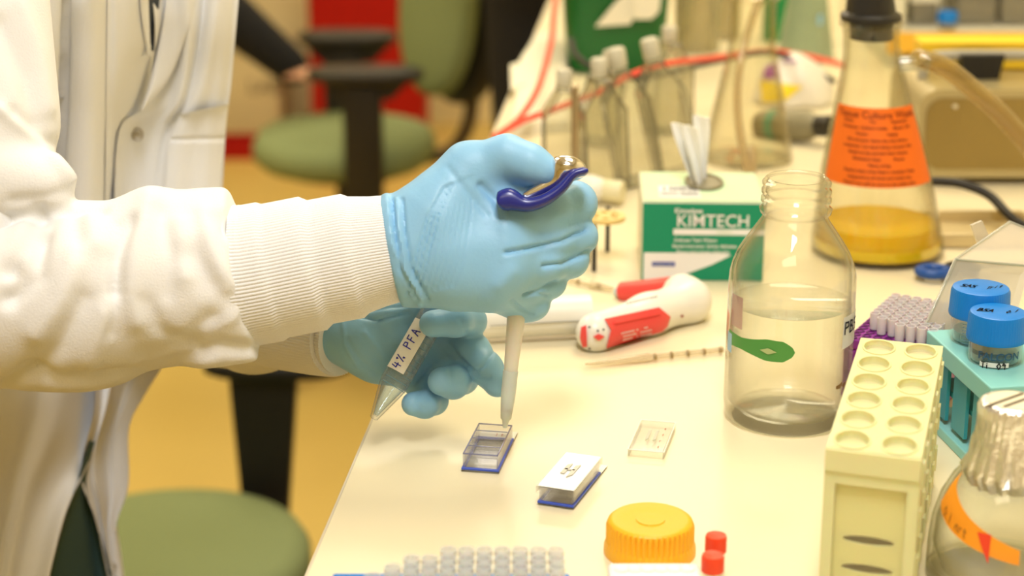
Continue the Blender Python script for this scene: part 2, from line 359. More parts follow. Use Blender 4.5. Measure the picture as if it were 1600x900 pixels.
V, Q = sdf_mesh(trous, (-.75, .9, 0), (-.1, 1.5, 1.1), .008); mk('trousers', qm(relax(V, Q, 1), Q), m_pants, root, recalc=False)
# inner shirt
V, Q = sdf_mesh(lambda P: cone(P, TC(1.0), TC(1.3), .112, .112), (-.7, .9, .85), (-.1, 1.5, 1.45), .01); mk('shirt', qm(relax(V, Q, 1), Q), m_shirt, root, recalc=False)

# --- coat body: an elliptic shell leaning with the body, flaring at the skirt
def coat(P):
    z = P[..., 2]; sh = np.interp(z, [.5, .8, 1.0, 1.15, 1.4], [-.078, -.078, -.036, .015, .04])
    fl = np.interp(z, [.5, .9, 1.0, 1.1, 1.36, 1.44], [1.12, 1.0, .98, 1.0, 1.0, .55])
    x = P[..., 0]-HX-sh; y = P[..., 1]-HY; u = (x*C45+y*S45); v = (x*S45-y*C45); a = .175*fl; b = .135*fl
    k0 = np.sqrt((u/a)**2+(v/b)**2)+1e-6; k1 = np.sqrt((u/a**2)**2+(v/b**2)**2)+1e-6; d = k0*(k0-1)/k1
    th = np.arctan2(v/b, u/a); d = d-.0035*np.sin(th*9+z*6)*np.clip((1.25-z)*3, 0, 1)-.002*np.sin(th*17-z*9)
    d = np.maximum(d, .52-z); d = smax(d, z-1.44, .03)
    d = smin(d, cone(P, rs, RE+[-.03, .01, .03], .066, .058), .03)
    return smax(d, -cone(P, TC(1.5)+NF*.02, TC(1.42)+NF*.05, .075, .05), .01)
V, Q = sdf_mesh(coat, (-.72, .82, .5), (-.08, 1.5, 1.5), .005); V = relax(V, Q, 2)
V = folds(V, Q, [([(112, -20), (108, 120), (95, 320)], 9, -.010), ([(170, -20), (168, 320)], 7, -.009), ([(140, -20), (138, 320)], 20, .005),
                 ([(60, 620), (100, 760), (60, 900)], 40, .006), ([(10, 700), (50, 900)], 30, -.006)])
mk('lab_coat', qm(V, Q), m_coat, root, recalc=False)
coatVQ = (V, Q)
# --- far (left) sleeve and its cuff
def lslv(P):
    d = cone(P, ls, LE, .045, .040); d = smin(d, cone(P, LE, A3(400, 495, 1.12), .040, .032), .01); return smin(d, cone(P, A3(400, 495, 1.12), A3(418, 503, 1.105), .032, .027), .01)
V, Q = sdf_mesh(lslv, (-.38, 1.0, .88), (-.08, 1.46, 1.46), .004); V = relax(V, Q, 2); mk('left_sleeve', qm(V, Q), m_coat, root, recalc=False)
LAY = [BVHTree.FromPolygons([tuple(q) for q in v_.tolist()], [tuple(q) for q in q_.tolist()]) for v_, q_ in (coatVQ,)]
def hit(px, py, dflt=1.12):
    r = ray(px, py); n_ = r/np.linalg.norm(r); best = None
    for bt in LAY:
        h = bt.ray_cast(Vector(CAM.tolist()), Vector(n_.tolist()))
        if h[0] is not None:
            d = float((np.array(h[0])-CAM)@fw); best = d if best is None else min(best, d)
    return best
def patch(name, L, R, off, mm=None, nu=24, nv=48, th=.0016, wave=None, parent=root):
    """cloth panel lying on the coat between two seam lines"""
    G = []; L = smooth_path([(x, y, 0) for x, y in L], 8); R = smooth_path([(x, y, 0) for x, y in R], 8)
    def at(C, t): f = t*(len(C)-1); i = min(int(f), len(C)-2); return C[i]+(C[i+1]-C[i])*(f-i)
    D = np.full((nv+1, nu+1), np.nan)
    XY = [[at(L, j/nv)+(at(R, j/nv)-at(L, j/nv))*(i/nu) for i in range(nu+1)] for j in range(nv+1)]
    for j in range(nv+1):
        for i in range(nu+1):
            h = hit(XY[j][i][0], XY[j][i][1]); D[j, i] = np.nan if h is None else h
    valid = ~np.isnan(D); med = np.nanmedian(D); first = [np.where(v_)[0] for v_ in valid]
    raw = np.where(valid, D, np.inf)
    # beyond the silhouette the cloth carries on from its last well-supported depth; smooth that along the drop
    for j in range(nv+1):
        ok = valid[j]
        D[j] = med if not ok.any() else np.interp(np.arange(nu+1), np.where(ok)[0], D[j][ok])
    kw = 9
    for _ in range(3):
        P_ = np.vstack([D[:1]]*kw+[D]+[D[-1:]]*kw); D = np.stack([P_[j:j+2*kw+1].mean(0) for j in range(nv+1)])
        D = np.minimum(D, np.where(valid & (raw > med-.05), np.minimum(raw, D+.006)+.0003, np.inf))
    for _ in range(8): D[1:-1, 1:-1] = .25*(D[:-2, 1:-1]+D[2:, 1:-1]+D[1:-1, :-2]+D[1:-1, 2:])
    for j in range(nv+1):
        row = []
        for i in range(nu+1):
            wv = wave(i/nu, j/nv) if wave else 0
            row.append(atd(XY[j][i][0], XY[j][i][1], D[j, i]-off-wv))
        G.append(row)
    g_ = np.array(G).reshape(-1, 3); nq = nu+1
    LAY.append(BVHTree.FromPolygons([tuple(q) for q in g_.tolist()], [(j*nq+i, j*nq+i+1, (j+1)*nq+i+1, (j+1)*nq+i) for j in range(nv) for i in range(nu)]))
    return mk(name, M().grid(G, th, fw), mm or m_coat, parent)
# overlapping fronts, lapel, pocket
E = math.exp
patch('undershirt_opening', [(226, -20), (232, 40), (236, 78)], [(250, -20), (246, 30), (240, 80)], .003, m_shirt)
patch('inner_front', [(112, -20), (108, 150), (98, 320)], [(172, -20), (168, 150), (166, 335)], .003, nu=20, wave=lambda u, v: .007*math.sin(u*math.pi)**.7)
patch('inner_placket', [(168, -20), (166, 150), (164, 335)], [(228, -20), (233, 60), (236, 100), (232, 335)], .002, nu=20, wave=lambda u, v: .004*u+.002*E(-((u-.2)/.1)**2))
patch('coat_front', [(236, -20), (242, 40), (238, 100), (222, 168), (186, 205), (178, 335)], [(374, -20), (367, 60), (361, 130), (353, 200), (345, 335)], .004, nu=60, nv=60,
      wave=lambda u, v: .003*math.sin(u*6)+.008*E(-((u-.42-.02*v)/.10)**2)-.006*E(-((u-.62+.22*v)/.05)**2)+.006*E(-((u-.76+.2*v)/.10)**2)-.012*E(-((u-1)/.10)**2)+.003*E(-(u/.06)**2))
patch('lapel', [(262, -20), (256, 30), (244, 90), (230, 140), (219, 176)], [(309, -20), (297, 30), (282, 80), (262, 125), (222, 178)], .0015, nu=18, nv=40, wave=lambda u, v: .007*math.sin(u*math.pi*.8+.5)*(1-.6*v))
patch('collar_edge', [(217, -20), (223, 40), (231, 86)], [(231, -20), (233, 40), (235, 86)], .003, nu=6, wave=lambda u, v: .002*math.sin(u*3))
patch('pocket', [(283, 178), (264, 230), (259, 335)], [(357, 162), (349, 230), (342, 335)], .004, nu=24, wave=lambda u, v: .003*E(-(v/.03)**2)+.003*math.sin(u*math.pi)-.002*E(-((v-.42)/.02)**2))
patch('near_skirt_front', [(-40, 560), (-40, 700), (-40, 920)], [(158, 560), (150, 690), (103, 800), (72, 920)], .008, nu=40, nv=50,
      wave=lambda u, v: .008*math.sin(u*4+v*3)+.006*E(-((u-.75+.3*v)/.08)**2)+.012*E(-((u-1)/.12)**2)-.005*E(-((u-.55+.25*v)/.06)**2))
patch('far_skirt_front', [(152, 560), (147, 640), (126, 740), (150, 815), (172, 920)], [(262, 560), (224, 620), (201, 670), (200, 760), (180, 830), (192, 920)], .014, nu=30, nv=50,
      wave=lambda u, v: .006*math.sin(u*5+1)+.012*E(-((u-.25-.1*v)/.07)**2)-.007*E(-((u-.55)/.1)**2)+.004*E(-(u/.06)**2))
patch('trouser_gap', [(140, 690), (118, 760), (88, 860), (72, 920)], [(148, 690), (134, 760), (160, 850), (182, 920)], .002, m_pants)
def snap(px, py, off, r=9):
    c = atd(px, py, (hit(px, py) or hit(px-12, py) or 1.13)-off); n_ = (CAM-c); n_ /= np.linalg.norm(n_); R = basis(n_); k = mpp(c)*r; pts = [c+R@np.array((k*math.cos(a)*.85, k*math.sin(a), .001)) for a in np.linspace(0, 2*math.pi, 25)]
    return mk('snap_button', M().tube(pts, k*.2, 8, cap=False).lathe([(.0001, .0002), (k*.5, .0004), (k*.6, -.001)], c, R, 20), m_snap, root)
snap(215, 210, .005); snap(177, 885, .0025, 5)

# --- near (right) sleeve
def rslv(P):
    d = cone(P, A3(-60, 470, .985), A3(120, 462, .985), .047, .0465); d = smin(d, cone(P, A3(120, 462, .985), A3(378, 428, .985), .0465, .0405), .01)
    d = smin(d, cone(P, A3(238, 340, .975), A3(240, 420, .975), .014, .02), .018)
    d = smin(d, cone(P, A3(330, 345, .98), A3(365, 335, .98), .014, .012), .016)
    d = smin(d, cone(P, A3(330, 530, .975), A3(405, 528, .978), .010, .007), .016)
    u = cone(P, A3(-45, -120, .99), A3(-22, 190, .985), .036, .0375)
    r_ = cone(P, A3(-50, 270, .975), A3(66, 290, .968), .036, .0165)
    u = smin(u, r_, .006); d = smin(d, u, .004)
    ca_ = A3(386, 432, .985); da_ = A3(614, 388, .985)-ca_; da_ = da_/np.linalg.norm(da_); d = smax(d, (P-ca_)@da_, .004)
    return d
V, Q = sdf_mesh(rslv, A3(-60, 900, 1.0)*0+[-.33, .78, .93], (-.10, 1.06, 1.23), .0016); V = relax(V, Q, 3)
FL_ = [([(62, 335), (40, 380), (14, 425)], 10, -.007), ([(205, 345), (185, 400), (182, 460)], 7, -.006), ([(140, 340), (150, 380)], 14, .004),
    ([(45, 350), (30, 400)], 16, .004), ([(122, 400), (95, 470), (60, 520)], 18, .005), ([(65, 370), (60, 430), (20, 470)], 12, -.005),
    ([(235, 310), (215, 380), (205, 450), (215, 500)], 16, .004), ([(300, 400), (330, 440), (390, 490)], 20, -.004), ([(340, 340), (385, 380)], 9, -.003),
    ([(0, 607), (50, 577), (85, 592), (170, 586), (240, 582), (300, 562), (340, 538), (415, 548)], 7, -.005), ([(40, 605), (140, 602), (240, 590), (320, 566), (400, 556)], 10, .003),
    ([(130, 470), (95, 540), (50, 580)], 16, -.004), ([(165, 490), (140, 560)], 18, .004), ([(330, 500), (300, 540), (230, 560)], 16, -.004), ([(280, 350), (290, 430)], 14, .003),
    ([(160, 330), (100, 328), (60, 335), (0, 345)], 6, -.006), ([(0, 170), (60, 215), (112, 280)], 7, .004), ([(20, 175), (78, 225)], 8, -.004),
    ([(30, 0), (60, 80), (75, 170)], 12, .003), ([(0, 40), (40, 120), (60, 190)], 14, -.004), ([(20, 315), (70, 310), (105, 300)], 8, -.003),
    ([(378, 322), (386, 400), (398, 470), (416, 540)], 4, -.003), ([(372, 330), (392, 470), (410, 530)], 6, .0015),
    ([(186, 350), (176, 410), (180, 480), (172, 520)], 6, -.003), ([(80, 345), (44, 420), (10, 470)], 9, -.004), ([(250, 330), (268, 400), (262, 460)], 10, -.0025), ([(318, 330), (332, 400), (352, 450)], 12, .003),
    ([(352, 335), (350, 380), (372, 430)], 8, -.0025), ([(225, 470), (252, 520), (310, 548)], 10, -.003), ([(120, 345), (125, 400)], 9, -.002), ([(400, 470), (360, 500), (320, 520)], 8, .002)]
V = relax(folds(V, Q, [(p_, w_*1.1, a_*.9) for p_, w_, a_ in FL_]), Q, 6)
s_ = mk('right_sleeve', qm(V, Q), m_coat, root, recalc=False)
rib = lambda n, amp: (lambda t, a: amp*abs(math.sin(a*n))+.0004*math.sin(t*7+a))
pc = [A3(372, 433, .985), A3(392, 431, .985), A3(430, 424, .985), A3(500, 409, .985), A3(560, 397, .985), A3(614, 388, .985), A3(618, 387.5, .985), A3(608, 389, .985), A3(590, 392, .985)]
mk('right_cuff', M().tube(smooth_path(pc[:6], 6)+pc[6:], np.array([112, 112, 112, 111, 111, 111]*1+[110]*6+[106]*6+[98]*6+[92, 90, 88, 86, 85, 84]+[83.5]+[80]+[75]+[74])[:34]*.000325, 480, rib(60, .00055), cap=False), m_knit, root)
# --- far cuff
pc = [A3(395, 494, 1.13), A3(440, 505, 1.09), A3(490, 515, 1.065), A3(532, 526, 1.045), A3(536, 527, 1.044), A3(520, 523, 1.048)]
mk('left_cuff', M().tube(smooth_path(pc[:4], 8)+pc[4:], [.0275-.0015*i/8 for i in range(9)]+[.026-.002*i/8 for i in range(8)]+[.024-.003*i/8 for i in range(8)]+[.0205, .018], 320, rib(40, .0006), cap=False), m_knit, root)

# --- gloves
def chain(P, pts, d0, k=.0035, sc=None):
    """pts: (px,py,mm away from d0, radius px)"""
    J = [A3(p[0], p[1], d0+p[2]/1000) for p in pts]; r = [p[3]*d0/F for p in pts]; d = None
    for i in range(len(J)-1):
        c = cone(P, J[i], J[i+1], r[i], r[i+1]); d = c if d is None else smin(d, c, k)
    return d
D0 = .975
def rglove(P):
    wr = (640, 388, 8, 76)
    palm = chain(P, [wr, (700, 340, 4, 62), (775, 338, 0, 43)], D0); 
    for q in ([(630, 400, 8, 72), (700, 385, 3, 70), (790, 380, -4, 44)], [(640, 405, 8, 66), (720, 410, 2, 62), (790, 415, -4, 44)], [(650, 415, 8, 56), (720, 430, 3, 54), (770, 440, -2, 42)], [(745, 300, 5, 50), (790, 340, 4, 34)], [(760, 440, 10, 40), (808, 476, 22, 26)]):
        palm = smin(palm, chain(P, q, D0), .008)
    palm = smin(palm, chain(P, [(600, 385, 9, 82), (640, 386, 8, 78)], D0), .006)
    th = chain(P, [(680, 330, 2, 56), (732, 262, 0, 38), (792, 243, -6, 30), (828, 256, -10, 28), (853, 268, -12, 24)], D0, .006); d = smin(palm, th, .012)
    fing = [[(775, 345, 2, 40), (850, 332, 2, 39), (898, 318, 12, 33), (893, 326, 34, 28), (850, 338, 44, 24)],
            [(785, 385, 0, 40), (860, 374, 4, 32), (904, 370, 14, 28), (896, 372, 38, 24), (850, 378, 46, 22)],
            [(780, 420, 0, 38), (850, 408, 5, 33), (890, 405, 15, 28), (880, 406, 38, 23), (840, 410, 46, 22)],
            [(768, 450, 2, 34), (820, 444, 8, 30), (858, 440, 15, 25), (850, 442, 36, 22), (815, 445, 44, 20)]]
    f = None
    for q in fing: c = chain(P, q, D0, .005); f = c if f is None else smin(f, c, .0016)
    f = smin(f, chain(P, [(790, 455, 8, 32), (832, 474, 18, 26), (820, 478, 32, 24)], D0), .003)
    d = smin(d, f, .007); a_ = A3(610, 388, .985); n_ = a_-A3(500, 409, .985); n_ = n_/np.linalg.norm(n_); return smax(d, -((P-a_)@n_), .0015)
lo = (-.075, .88, .955); hi = (.06, 1.03, 1.10)
V, Q = sdf_mesh(rglove, lo, hi, .0011); V = relax(V, Q, 2)
L = []
for i in range(9):   # stretch lines sweeping over the wrist to the thumb
    o = i*9; L.append(([(636+o, 462-i*2), (650+o*1.05, 400), (668+o*.95, 340-i*1.5), (694+o*.6, 292-i*2)], 2.2, (-.0010 if i < 3 else -.0005)))
for o, a in ((612, -.0016), (620, .001), (628, -.0014)): L.append(([(o, 312), (o+4, 360), (o+14, 420), (o+40, 468)], 3, a))
L += [([(790, 395), (850, 384), (880, 376), (915, 358)], 4, -.0022), ([(850, 416), (880, 412), (922, 392)], 4, -.002), ([(868, 440), (845, 452), (820, 462)], 3, -.0014), ([(832, 492), (812, 482), (800, 470)], 3, -.0012),
      ([(752, 290), (775, 312), (782, 335)], 6, -.002), ([(700, 262), (730, 300), (760, 335)], 5, -.0006), ([(858, 462), (835, 458), (818, 462)], 2.5, -.0008),
      ([(795, 330), (850, 318), (895, 296)], 8, .0006), ([(604, 305), (612, 380), (655, 475)], 5, .0014), ([(800, 425), (780, 445)], 12, .0015), ([(790, 352), (820, 350)], 14, .001)]
V = folds(V, Q, L); mk('right_glove', qm(V, Q), m_glove, root, recalc=False)
D1 = 1.035
def lglove(P):
    d = chain(P, [(528, 522, 8, 44), (560, 530, 6, 48), (620, 535, 12, 50), (680, 535, 20, 42)], D1, .006)
    d = smin(d, chain(P, [(590, 565, 10, 34), (640, 575, 16, 30), (665, 570, 20, 26)], D1), .01)
    d = smin(d, chain(P, [(560, 512, 4, 24), (600, 494, 0, 22), (650, 480, 4, 20), (690, 478, 6, 17)], D1, .004), .006)
    fs = [[(690, 508, 18, 28), (735, 502, 4, 24), (712, 502, -12, 23), (676, 506, -17, 21)],
          [(695, 535, 18, 28), (738, 548, 6, 27), (760, 576, -2, 25), (777, 599, -8, 22)],
          [(672, 560, 20, 27), (722, 590, 8, 25), (708, 598, -6, 24), (690, 596, -12, 22)],
          [(645, 590, 20, 24), (678, 626, 8, 21), (664, 632, -4, 20), (646, 631, -10, 19)]]
    f = None
    for q in fs: c = chain(P, q, D1, .004); f = c if f is None else smin(f, c, .0012)
    return smin(d, f, .004)
V, Q = sdf_mesh(lglove, (-.115, .94, .885), (.01, 1.09, 1.0), .0011); V = relax(V, Q, 2)
L = [([(556, 492), (590, 500), (640, 488)], 3, -.0014), ([(575, 485), (610, 480), (640, 478)], 2.5, -.0008), ([(542, 530), (560, 560), (590, 585)], 4, -.0007), ([(570, 520), (600, 560)], 4, .0006), ([(720, 500), (728, 520)], 4, -.0008),
     ([(742, 580), (755, 572), (772, 548)], 3, -.0010), ([(748, 588), (765, 590)], 3, -.0008), ([(703, 575), (706, 600)], 3, -.0006), ([(655, 615), (652, 630), (660, 640)], 3, -.0006), ([(700, 535), (716, 560), (745, 585)], 4, -.0015),
     ([(690, 560), (660, 590), (640, 610)], 3, -.001), ([(535, 500), (540, 540), (560, 575)], 3, .0008)]
V = folds(V, Q, L); mk('left_glove', qm(V, Q), m_glove, root, recalc=False)

# ================================================================ THINGS IN THE HANDS AND ON THE BENCH
m_navy = mat('navy_plastic', (.012, .02, .22), .25, spec=.6)
m_chrome = mat('polished_steel', (.80, .80, .83), .16, 1)
m_tipw = mat('frosted_polypropylene', (.80, .77, .68), .3, sss=.3, alpha=.82)
m_ink = mat('black_marker', (.012, .012, .015), .6)
m_blueink = mat('blue_marker', (.01, .015, .35), .6)
m_label = mat('paper_label', (.82, .80, .75), .6)
g_ps = clear('clear_polystyrene', (.985, .985, .975), (.75, .75, .73), .03, .6, 4)
g_glass = clear('borosilicate_glass', (.985, .985, .965), (.33, .30, .16), .015, .88, 3.0, .02)
g_glass2 = clear('old_flask_glass', (.97, .965, .92), (.34, .27, .10), .015, .85, 3, .02)
g_water = clear('clear_water', (.98, .98, .96), (.90, .88, .80), .05, .35, 4, .02)
g_rim = clear('glass_rim', (.85, .86, .80), (.8, .8, .7), .25, .9, 1.5, .02)

# pipettor in the right fist, its tip dipped into the first chamber
tipP = atd(789, 668, 1.003); topP = atd(806, 500, .990); ax = (topP-tipP)/np.linalg.norm(topP-tipP); k = mpp(topP)
t = thing('pipettor', 'hand-held pipettor with navy finger hook, steel top and long white tip', 'pipette', tipP)
R = basis(ax); Lt = np.linalg.norm(topP-tipP); Bt = .50*Lt
mk('nozzle', M().lathe([(.0001, Bt-.006), (9*k, Bt-.006), (10.5*k, Bt), (14.2*k, Lt), (15*k, Lt+.01), (20*k, Lt+.03), (20*k, Lt+.055), (.0001, Lt+.06)], tipP, R, 40), m_tipw, t)
mk('disposable_tip', M().lathe([(.0012, 0), (.0019, .004), (8.6*k, Bt-.024), (11.5*k, Bt-.012), (12.0*k, Bt+.002), (11*k, Bt+.002), (9.5*k, Bt-.02), (.0006, .002), (.0006, 0), (.0012, 0)], tipP, R, 40), m_tipw, t)
def sweep_band(pts, d, hw, th, taper=None, arch=0):
    P = smooth_path([atd(x, y, d) for x, y in pts], 6); m = M(); n = len(P); G = []; ths = []
    for i in range(n):
        tt = P[min(i+1, n-1)]-P[max(i-1, 0)]; tt /= np.linalg.norm(tt); nn = np.cross(tt, fw); nn /= np.linalg.norm(nn)
        if nn[2] < 0: nn = -nn
        s = i/(n-1); w_ = hw*(taper(s)[0] if taper else 1); h_ = th*(taper(s)[1] if taper else 1); row = []
        for j in range(20):
            a = 2*math.pi*j/20; ca, sa = math.cos(a), math.sin(a); ca = math.copysign(abs(ca)**.6, ca); sa = math.copysign(abs(sa)**.8, sa)
            row.append(P[i]+fw*w_*ca+nn*(h_*sa-arch*ca*ca))
        G.append(row)
    vs = [q for r in G for q in r]; fs = [(i*20+j, i*20+(j+1) % 20, (i+1)*20+(j+1) % 20, (i+1)*20+j) for i in range(n-1) for j in range(20)]
    return m.add(vs, fs+[tuple(range(20))[::-1], tuple((n-1)*20+j for j in range(20))])
mk('finger_hook', sweep_band([(777, 316), (796, 312), (822, 320), (850, 313), (876, 295), (896, 273), (918, 267)], .957, .008, .0020, lambda s: (1-.3*abs(s-.5), float(np.interp(s, [0, .06, .16, .30, .5, .8, .95, 1], [1.0, 2.5, 3.0, 1.9, 1.6, 1.2, 1.1, .5])))), m_navy, t)
pc_ = A3(888, 262, .962); kq = .962/F; R_ = np.stack([rt*math.cos(.25)-up*math.sin(.25), fw, rt*math.sin(.25)+up*math.cos(.25)], 1)
pt_ = sum([A3(845, 300, .962), A3(845, 300, .962)])/2
V, Q = sdf_mesh(lambda P: smin(ell(P, pc_, R_, (30*kq, .0095, 19*kq)), cone(P, A3(822, 306, .962), A3(872, 280, .962), 7*kq, 15*kq), .006), pc_-[.03, .012, .02], pc_+[.014, .012, .014], .0009)
mk('plunger_top', qm(V, Q), m_chrome, t, recalc=False)

# conical tube in the left hand
b0 = atd(583, 655, 1.020); b1 = atd(690, 470, 1.030); ax = (b1-b0)/np.linalg.norm(b1-b0); L_ = np.linalg.norm(b1-b0)
xv = np.cross(ax, fw); R = basis(ax, -fw); r0 = .0078
t = thing('conical_tube', 'open clear graduated conical tube with a white handwritten label held in the left hand', 'tube', b0)
pr = [(.0012, 0), (.0022, .0006), (r0*.93, .019), (r0, .023), (r0, L_-.003), (r0*1.12, L_-.003), (r0*1.12, L_)]
mk('tube_wall', M().lathe([(.0001, 0)]+pr+[(r0*.9, L_), (r0*.9, .023), (.0012, .002), (.0001, .002)], b0, R, 40), clear('tube_plastic', (.97, .98, .98), (.45, .48, .48), .06, .85, 2.5, .03), t)
mk('tube_liquid', M().lathe([(.0001, .0025), (.0014, .003), (r0*.85, .022), (r0*.88, .045), (.0001, .045)], b0, R, 36), clear('tube_fluid', (.86, .93, .95), (.45, .58, .62), .12, .6, 3, .02), t)
def tmap(u, v, off=.0003): # u around from camera-facing, v up the tube
    a = u/r0; return b0+R@np.array(((r0+off)*math.cos(a), (r0+off)*math.sin(a), v))
sg = 1 if (tmap(.003, .03)[0] > tmap(0, .03)[0]) else -1
m = M(); m.grid([[tmap(sg*u, v) for u in np.linspace(-.0095, .0022, 12)] for v in np.linspace(.028, .058, 6)]); mk('label', m, m_label, t, recalc=False)
m = M(); hand(m, '4% PFA', .0042, lambda u, v: tmap(sg*(-.0036-v*1.15), .0415+u, .0005), .07, .95); mk('label_writing', m, m_blueink, t)
m = M(); m_grad = mat('graduation_ink', (.12, .25, .35), .5)
for i in range(12): m.grid([[tmap(sg*u, .020+i*.0035+q, .0004) for u in np.linspace(.0026 if i > 1 else -.006, .0098 if i % 2 == 0 else .0075, 8)] for q in (0, .00035)])
mk('graduations', m, m_grad, t)

# culture chambers
m_gasket = mat('blue_gasket', (.05, .10, .55), .3)
m_frost = mat('frosted_slide_end', (.85, .82, .72), .6)
m_redink = mat('red_pencil', (.6, .12, .06), .6)
g_cham = clear('chamber_wall', (.96, .96, .98), (.72, .72, .80), .03, .5, 3.5, .03)
g_rail = clear('chamber_rim', (.55, .56, .72), (.35, .36, .55), .35, .8, 2, .05)
m_lidglare = mat('lid_top_painted_glare', (.93, .93, .92), .25, spec=.8)  # glare on the clear lid, painted in as solid glossy white
def frame_of(FL, FR, BR):
    a, b, c = (atz(*q) for q in (FL, FR, BR)); e = b-a; w_ = np.linalg.norm(e); e /= w_; n_ = np.array([-e[1], e[0], 0]); return a, e, n_, w_, float((c-b)@n_)
def chamber(FL, FR, BR, lid, label):
    a, e, n_, w_, l_ = frame_of(FL, FR, BR); z = np.array([0, 0, 1.]); W = lambda x, y, h: a+e*x+n_*y+z*h; Rm = np.stack([e, n_, z], 1)
    t = thing('chamber_slide', label, 'chamber slide', W(w_/2, l_/2, 0), 'culture chamber slides')
    bx = lambda m, x0, x1, y0, y1, h0, h1: m.box(W((x0+x1)/2, (y0+y1)/2, (h0+h1)/2), (x1-x0, y1-y0, h1-h0), Rm, .0002, 1)
    mk('glass_slide', bx(M(), -.0008, w_+.0008, -.0012, l_+.0125, 0, .001), g_ps, t)
    mk('frosted_end', bx(M(), -.0006, w_+.0006, l_+.0012, l_+.0123, .001, .0012), m_frost, t)
    m = M(); hand(m, '1t', .0036, lambda u, v: W(w_*.6+u, l_+.006+v, .0014), .06); mk('slide_writing', m, m_redink, t)
    m = M(); bx(m, -.0006, w_+.0006, -.0008, .0008, .001, .0022); bx(m, -.0006, w_+.0006, l_-.0008, l_+.0008, .001, .0022); bx(m, -.0006, .001, .0008, l_-.0008, .001, .0022); bx(m, w_-.001, w_+.0006, .0008, l_-.0008, .001, .0022)
    mk('gasket', m, m_gasket, t)
    h = .0095; q = .0008; m = M(); rl = M()
    for x0, x1, y0, y1 in ((0, w_, 0, q), (0, w_, l_-q, l_), (0, q, q, l_-q), (w_-q, w_, q, l_-q)):
        bx(m, x0, x1, y0, y1, .0022, h); bx(rl, x0, x1, y0, y1, h, h+.0006)
    mk('chamber_walls', m, g_cham, t); mk('chamber_rim', rl, g_rail, t)
    for k in range(1, 4):
        d = mk('divider', bx(M(), q, w_-q, l_*k/4-q/2, l_*k/4+q/2, .0022, h+.0005), g_cham, t)
        mk('divider_rim', bx(M(), q, w_-q, l_*k/4-q/2, l_*k/4+q/2, h+.0005, h+.0008), g_rail, d)
    for k in range(4): mk('well_fluid', bx(M(), q, w_-q, l_*k/4+q, l_*(k+1)/4-q/2, .0022, .0045), g_water, t)
    if lid: lid_on(t, W, w_, l_, h+.0012, bx, m_lidglare)
    return t
def lid_on(t, W, w_, l_, h, bx, topm, part=True):
    m = M(); o = .0006; e_ = .0007
    for x0, x1, y0, y1 in ((-o-e_, w_+o+e_, -o-e_, -o), (-o-e_, w_+o+e_, l_+o, l_+o+e_), (-o-e_, -o, -o, l_+o), (w_+o, w_+o+e_, -o, l_+o)): bx(m, x0, x1, y0, y1, h-.0042, h)
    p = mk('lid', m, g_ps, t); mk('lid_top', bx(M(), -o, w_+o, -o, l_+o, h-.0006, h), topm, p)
    r = M(); cx, cy = w_/2, l_/2
    for s in (-1, 1): r.prism([(cx+s*.0022-.0011, cy-.0075-.002*s), (cx+s*.0022+.0011, cy-.0055), (cx+s*.0022+.0013, cy+.0075), (cx+s*.0022-.0009, cy+.0055)], h+.0001, h+.0008, lambda v: W(v[0], v[1], v[2]))
    r.prism([(cx-.0026, cy-.0006), (cx+.0026, cy-.0006), (cx+.0026, cy+.0006), (cx-.0026, cy+.0006)], h+.0001, h+.0008, lambda v: W(v[0], v[1], v[2]))
    mk('moulded_mark', r, mat('moulded_mark', (.55, .52, .42), .3), p)
chamber((723, 736), (778, 740), (812, 692), False, 'open four-well chamber slide with blue base under the pipette tip')
chamber((842, 788), (895, 796), (950, 746), True, 'lidded chamber slide with blue base and glare painted white on its lid top')
a, e, n_, w_, l_ = frame_of((981, 713), (1037, 718), (1065, 672)); z = np.array([0, 0, 1.]); W = lambda x, y, h: a+e*x+n_*y+z*h; Rm = np.stack([e, n_, z], 1)
bx = lambda m, x0, x1, y0, y1, h0, h1: m.box(W((x0+x1)/2, (y0+y1)/2, (h0+h1)/2), (x1-x0, y1-y0, h1-h0), Rm, .0002, 1)
t = thing('chamber_cover', 'loose clear plastic chamber lid lying alone on the bench', 'lid', W(w_/2, l_/2, 0))
m = M()
for x0, x1, y0, y1 in ((0, w_, 0, .0007), (0, w_, l_-.0007, l_), (0, .0007, .0007, l_-.0007), (w_-.0007, w_, .0007, l_-.0007)): bx(m, x0, x1, y0, y1, 0, .0040)
mk('lid_rim', m, g_ps, t); mk('lid_top', bx(M(), .0007, w_-.0007, .0007, l_-.0007, .0034, .0040), g_ps, t)
m = M()
for s in (-1, 1): m.prism([(w_/2+s*.002-.0007, l_/2-.008), (w_/2+s*.002+.0007, l_/2-.006), (w_/2+s*.002+.0007, l_/2+.007), (w_/2+s*.002-.0007, l_/2+.005)], .0041, .0048, lambda v: W(*v))
mk('moulded_mark', m, g_rim, t); m = M()
for i, ch in enumerate('1r1t'): hand(m, ch, .0026, lambda u, v, i=i: W(w_*.82+u, l_*(.15+.2*i)+v, .0042), .07)
mk('lid_writing', m, m_redink, t)
m = M()
for (p, q) in (((0, 0), (w_, 0)), ((w_, 0), (w_, l_)), ((w_, l_), (0, l_)), ((0, l_), (0, 0))): m.tube([W(p[0], p[1], .0040), W(q[0], q[1], .0040)], .00035, 6)
mk('lid_edge', m, m_frost, t)

